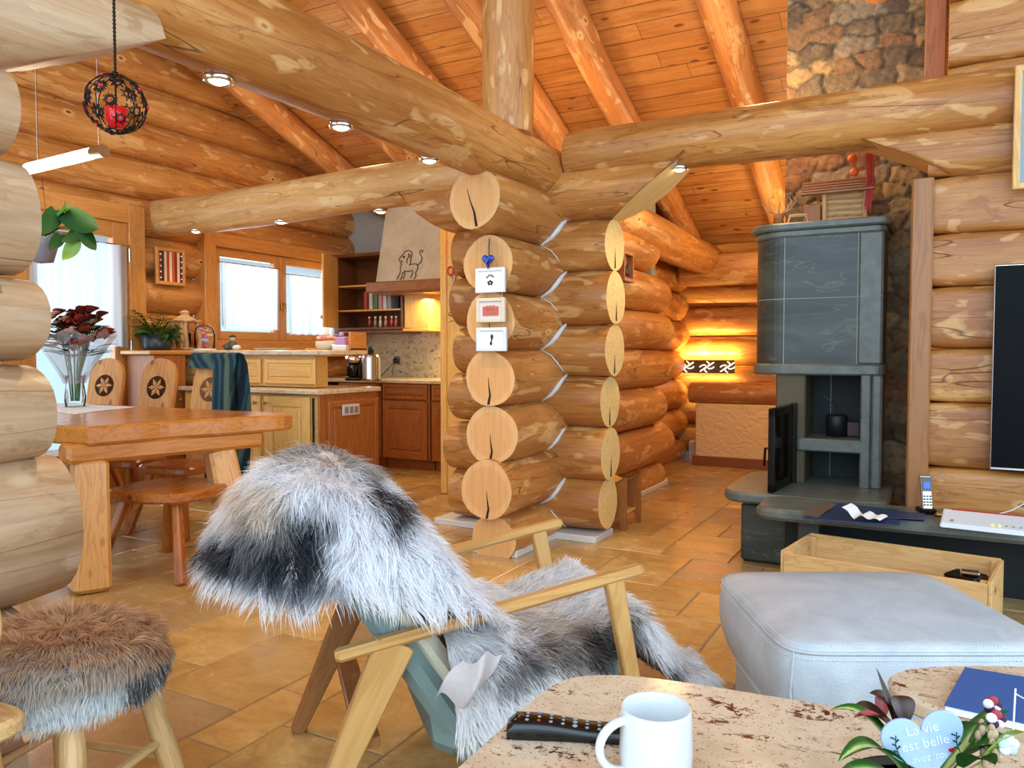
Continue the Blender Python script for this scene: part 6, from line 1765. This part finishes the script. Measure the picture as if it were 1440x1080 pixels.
# remote control
a, b = P(704, 1021, z=TZ+.012), P(893, 1031, z=TZ+.012)
dr_ = (b-a).normalized(); t = thing('remote_control', 'glossy black remote control lying left of the white mug', 'remote control', a.lerp(b, .5)-Z_*.012, atan2(dr_.y, dr_.x))
L_ = .205; mb = MB(); rows = []
for i in range(17):
    s = i/16; x = -.09+L_*s; w_ = .024-.004*sin(s*pi)-.005*(1-min(1, min(s, 1-s)/.06))**2; h_ = .026-.006*s+.003*sin(s*7)
    h_ *= 1-.35*(1-min(1, min(s, 1-s)/.05))**2
    rows.append([Vector((x, y*w_, z*h_+.001)) for y, z in ((-.8, 0), (-1, .35), (-.97, .75), (-.75, 1), (0, 1.06), (.75, 1), (.97, .75), (1, .35), (.8, 0), (-.8, 0))])
mb.grid(rows); 
for r_ in (rows[0], rows[-1]): mb.add(r_[:-1], [tuple(range(9))])
mb.build('casing', 'black', t)
mk = [flat('key_grey', '#8d9298', .4), flat('key_red', '#b02a24', .4), flat('key_yellow', '#c8a834', .4), flat('key_blue', '#3a6ac0', .4), flat('key_green', '#3a9a50', .4)]
for i in range(9):
    for j in (-1, 0, 1):
        x = -.06+i*.018; s = (x+.09)/L_; z = .026-.006*s+.003*sin(s*7)
        m_ = mk[0] if i != 1 else mk[1+(j+1)]
        mb = MB(); mb.ball((x, j*.011, z*1.04+.0008), .0032 if i != 4 else .0045, 8, sq=(1, .9, .5)); mb.build('key', m_, t)
# blue book
pts4 = [P(1328, 990, z=TZ+.016), P(1357, 938, z=TZ+.016), P(1480, 958, z=TZ+.016), P(1470, 1022, z=TZ+.016)]
t = thing('blue_book', 'blue covered booklet lying on the small granite table', 'book', pts4[0].lerp(pts4[2], .5)-Z_*.016)
o0 = t.location; pg = [(p.x-o0.x, p.y-o0.y) for p in pts4][::-1]
mb = MB(); mb.prism(pg, (0, 0, .0145), X_, Y_, .003, 0, 0); mb.build('cover', flat('book_blue', '#2a5a9c', .4), t)
mb = MB(); mb.prism([(x*.985, y*.985) for x, y in pg], (0, 0, .007), X_, Y_, .012, 0, 0); mb.build('pages', 'whitemat', t)

# ================================================================== PLANTER WITH HEART SIGN
pq = W(.50, .93, TZ)
pt = thing('mixed_planter', 'low pot of striped and dark red leaves and pansies, lower right', 'potted plant', pq)
mb = MB(); mb.lathe([(0, 0), (.06, 0), (.085, .02), (.09, .045), (.084, .045), (.06, .01)], n=28); mb.build('pot', 'pot', pt)
mb = MB(); mb.lathe([(0, .038), (.084, .038)], n=24); mb.build('soil', 'blackmat', pt)
def R3(r, d, z): return W(r, d, z)-pq          # camera-ground frame relative to the pot
def leafmat():
    t_ = NT('striped_leaf'); a = t_.attr('wc'); sx = t_.n('SeparateXYZ'); t_.l(a, sx.inputs[0])
    n_ = t_.noise(t_.scale(a, (10, 4, 4)), 1.0, 2); k = t_.math('ABSOLUTE', t_.math('ADD', sx.outputs[1], t_.math('MULTIPLY', t_.math('SUBTRACT', n_, .5), .25)))
    col = t_.ramp(k, (.18, lin('#b9c98a')), (.32, lin('#4f8a34')), (.6, lin('#1e4f1e')))
    return t_.set(col, .3)
M['stripe'] = leafmat()
M['darkleaf'] = flat('dark_red_leaf', '#3c2418', .35); M['pinkedge'] = flat('pink_leaf', '#a8484a', .4)
def big_leaf(p, tip, wd, mat, name='leaf', arch=.03, cupd=.2):
    p, tip = Vector(p), Vector(tip); d = tip-p; sd = d.cross(Z_); sd = sd.normalized() if sd.length > 1e-4 else Vector((1, 0, 0)); nn = sd.cross(d.normalized())
    rows, wcs = [], []
    for i in range(15):
        s = i/14; w_ = wd*sin(pi*min(1, s*.9+.1))**.8*(1 if i < 14 else .02); c = p+d*s+Z_*(arch*4*s*(1-s))
        row = [c+sd*(w_*.5*j)+nn*(abs(j)*w_*cupd) for j in (-1, -.5, 0, .5, 1)]
        rows.append(row); wcs += [(s, j, 0) for j in (-1, -.5, 0, .5, 1)]
    mb = MB(); mb.grid(rows, 0, wcs); return mb.build(name, mat, pt)
def px(u, v, d): return P(u, v, d=d)-pq
base = R3(.50, .93, TZ+.04)
for (u, v, d), wd, mt, ar in (((1165, 1000, .97), .030, 'stripe', .035), ((1178, 1072, .88), .034, 'stripe', .035), ((1175, 1095, .84), .03, 'stripe', .02), ((1408, 985, .98), .028, 'stripe', .0), ((1232, 938, 1.02), .012, 'darkleaf', .0)):
    tip = px(u, v, d); big_leaf(base+(tip-base)*.12, tip, wd, mt, arch=ar)
for (u, v, d), (u2, v2, d2), wd, mt in (((1262, 1030, .97), (1196, 1000, .97), .045, 'darkleaf'), ((1268, 1020, .99), (1222, 975, 1.0), .04, 'darkleaf'), ((1272, 1015, .97), (1262, 978, .99), .03, 'darkleaf'), ((1240, 1010, 1.0), (1246, 975, 1.01), .02, 'pinkedge'), ((1250, 1020, .95), (1200, 1010, .95), .016, 'pinkedge'), ((1350, 1040, .93), (1385, 1020, .9), .04, 'leaf'), ((1352, 1070, .9), (1430, 1050, .86), .05, 'leaf'), ((1360, 1060, .95), (1420, 1000, .93), .03, 'leaf'), ((1380, 1080, .88), (1440, 1030, .85), .03, 'leaflt'), ((1355, 1080, .88), (1400, 1076, .82), .035, 'leafdk')):
    big_leaf(px(u, v, d), px(u2, v2, d2), wd, mt, arch=.008)
for u, v, d, c in ((1386, 1030, .90, '#b09a78'), (1402, 1046, .88, '#c4b08c'), (1395, 1062, .87, '#a88c6a')):
    mb = MB(); c0 = px(u, v, d); rnd = random.Random(u)
    for k in range(12): mb.ball(c0+Vector((rnd.uniform(-.009, .009), rnd.uniform(-.009, .009), rnd.uniform(-.008, .008))), .004, 6, sq=(1, 1, 1.6))
    mb.tube([c0, base], .0012, 5); mb.build('dried_blossom', flat('dry_%d' % u, c, .8), pt)
for u, v, d in ((1396, 992, .95), (1418, 1048, .86), (1401, 1012, .9)):
    c0 = px(u, v, d); vdir = W(0, -1, 0).normalized()
    for k in range(5):
        a = k*1.256+.3; sd = W(1, 0).normalized(); e = c0+(sd*cos(a)+Z_*sin(a))*.006
        mb = MB(); mb.ball(e, .0062, 8, sq=(1, .4, 1)); mb.build('petal', flat('pansy_%d_%d' % (u, k), ['#3a1838', '#a02a3c', '#f0e8ee', '#2c1230', '#d8c8d8'][k] if u != 1418 else ['#c9dce2', '#e8f0f2', '#b8d0d8', '#dce8ea', '#a8c0c8'][k], .6), pt)
mb = MB(); mb.tube([px(1428, 968, .92), px(1424, 1040, .90)], .0010, 6); mb.tube([px(1427, 975, .92), px(1445, 985, .9)], .0008, 6); mb.build('stake', 'whitemat', pt)
# heart sign
hq = P(1299, 1044, d=.90)
hs_ = thing('heart_sign', 'pale blue heart shaped sign with white French lettering stuck in the plant pot', 'sign', hq, YAW+radians(-4))
mb = MB(); tilt = Matrix.Rotation(radians(-14), 3, 'Y')
SX, SZ = tilt@X_, tilt@Z_
ho = [(x*1.04, z) for x, z in heart_outline(.0455, 60)]
mb.prism(ho, (0, 0, 0), SX, SZ, .004, 0, .0008); mb.build('board', flat('pale_blue_board', '#9cb3d4', .55), hs_)
mb = MB(); mb.tube([(0, .004, -.03), (0, .004, -.075)], .0022, 6); mb.build('stick', 'drift', hs_)
def text(body, x, z, size, mat, rot=0, shear=0):
    cu = bpy.data.curves.new('lettering', 'FONT'); cu.body = body; cu.size = size; cu.align_x = 'CENTER'; cu.extrude = .0003; cu.shear = shear; cu.resolution_u = 3; cu.offset = -.0003
    to = bpy.data.objects.new('tmp', cu); COL.objects.link(to); dg = bpy.context.evaluated_depsgraph_get(); me = bpy.data.meshes.new_from_object(to.evaluated_get(dg)); bpy.data.objects.remove(to)
    me.materials.clear(); me.materials.append(M[mat]); o = bpy.data.objects.new('lettering', me); COL.objects.link(o); o.parent = hs_
    o.matrix_local = Matrix.Translation(SX*x+SZ*z+Vector((0, -.0026, 0)))@(tilt.to_4x4())@Matrix.Rotation(pi/2, 4, 'X')@Matrix.Rotation(rot, 4, 'Z')
    return o
M['letter'] = flat('white_lettering', '#eef4fa', .6)
text('La vie', .001, .012, .0165, 'letter'); text('est belle', .001, -.005, .0165, 'letter'); text('avec toi', .001, -.021, .013, 'letter', shear=.3)
mb = MB(); mb.prism([(x, z) for x, z in heart_outline(.0035, 24)], SX*.028+SZ*-.014+Vector((0, -.003, 0)), SX, SZ, .001); mb.build('red_heart_mark', 'red', hs_)
for s, x0, z0 in ((1, -.031, .0), (1, .037, -.010)):
    mb = MB(); mb.tube([SX*(x0)+SZ*(z0-.010)+Vector((0, -.003, 0)), SX*(x0-.002)+SZ*(z0+.004)+Vector((0, -.003, 0)), SX*(x0+.001)+SZ*(z0+.016)+Vector((0, -.003, 0))], .0005, 5)
    for k in range(5):
        b = SX*(x0-.001)+SZ*(z0-.004+k*.004)+Vector((0, -.003, 0)); mb.tube([b, b+SX*(.004*(1 if k % 2 else -1))+SZ*.003], [.0006, .0010], 5)
    mb.build('painted_sprig', 'leafdk', hs_)
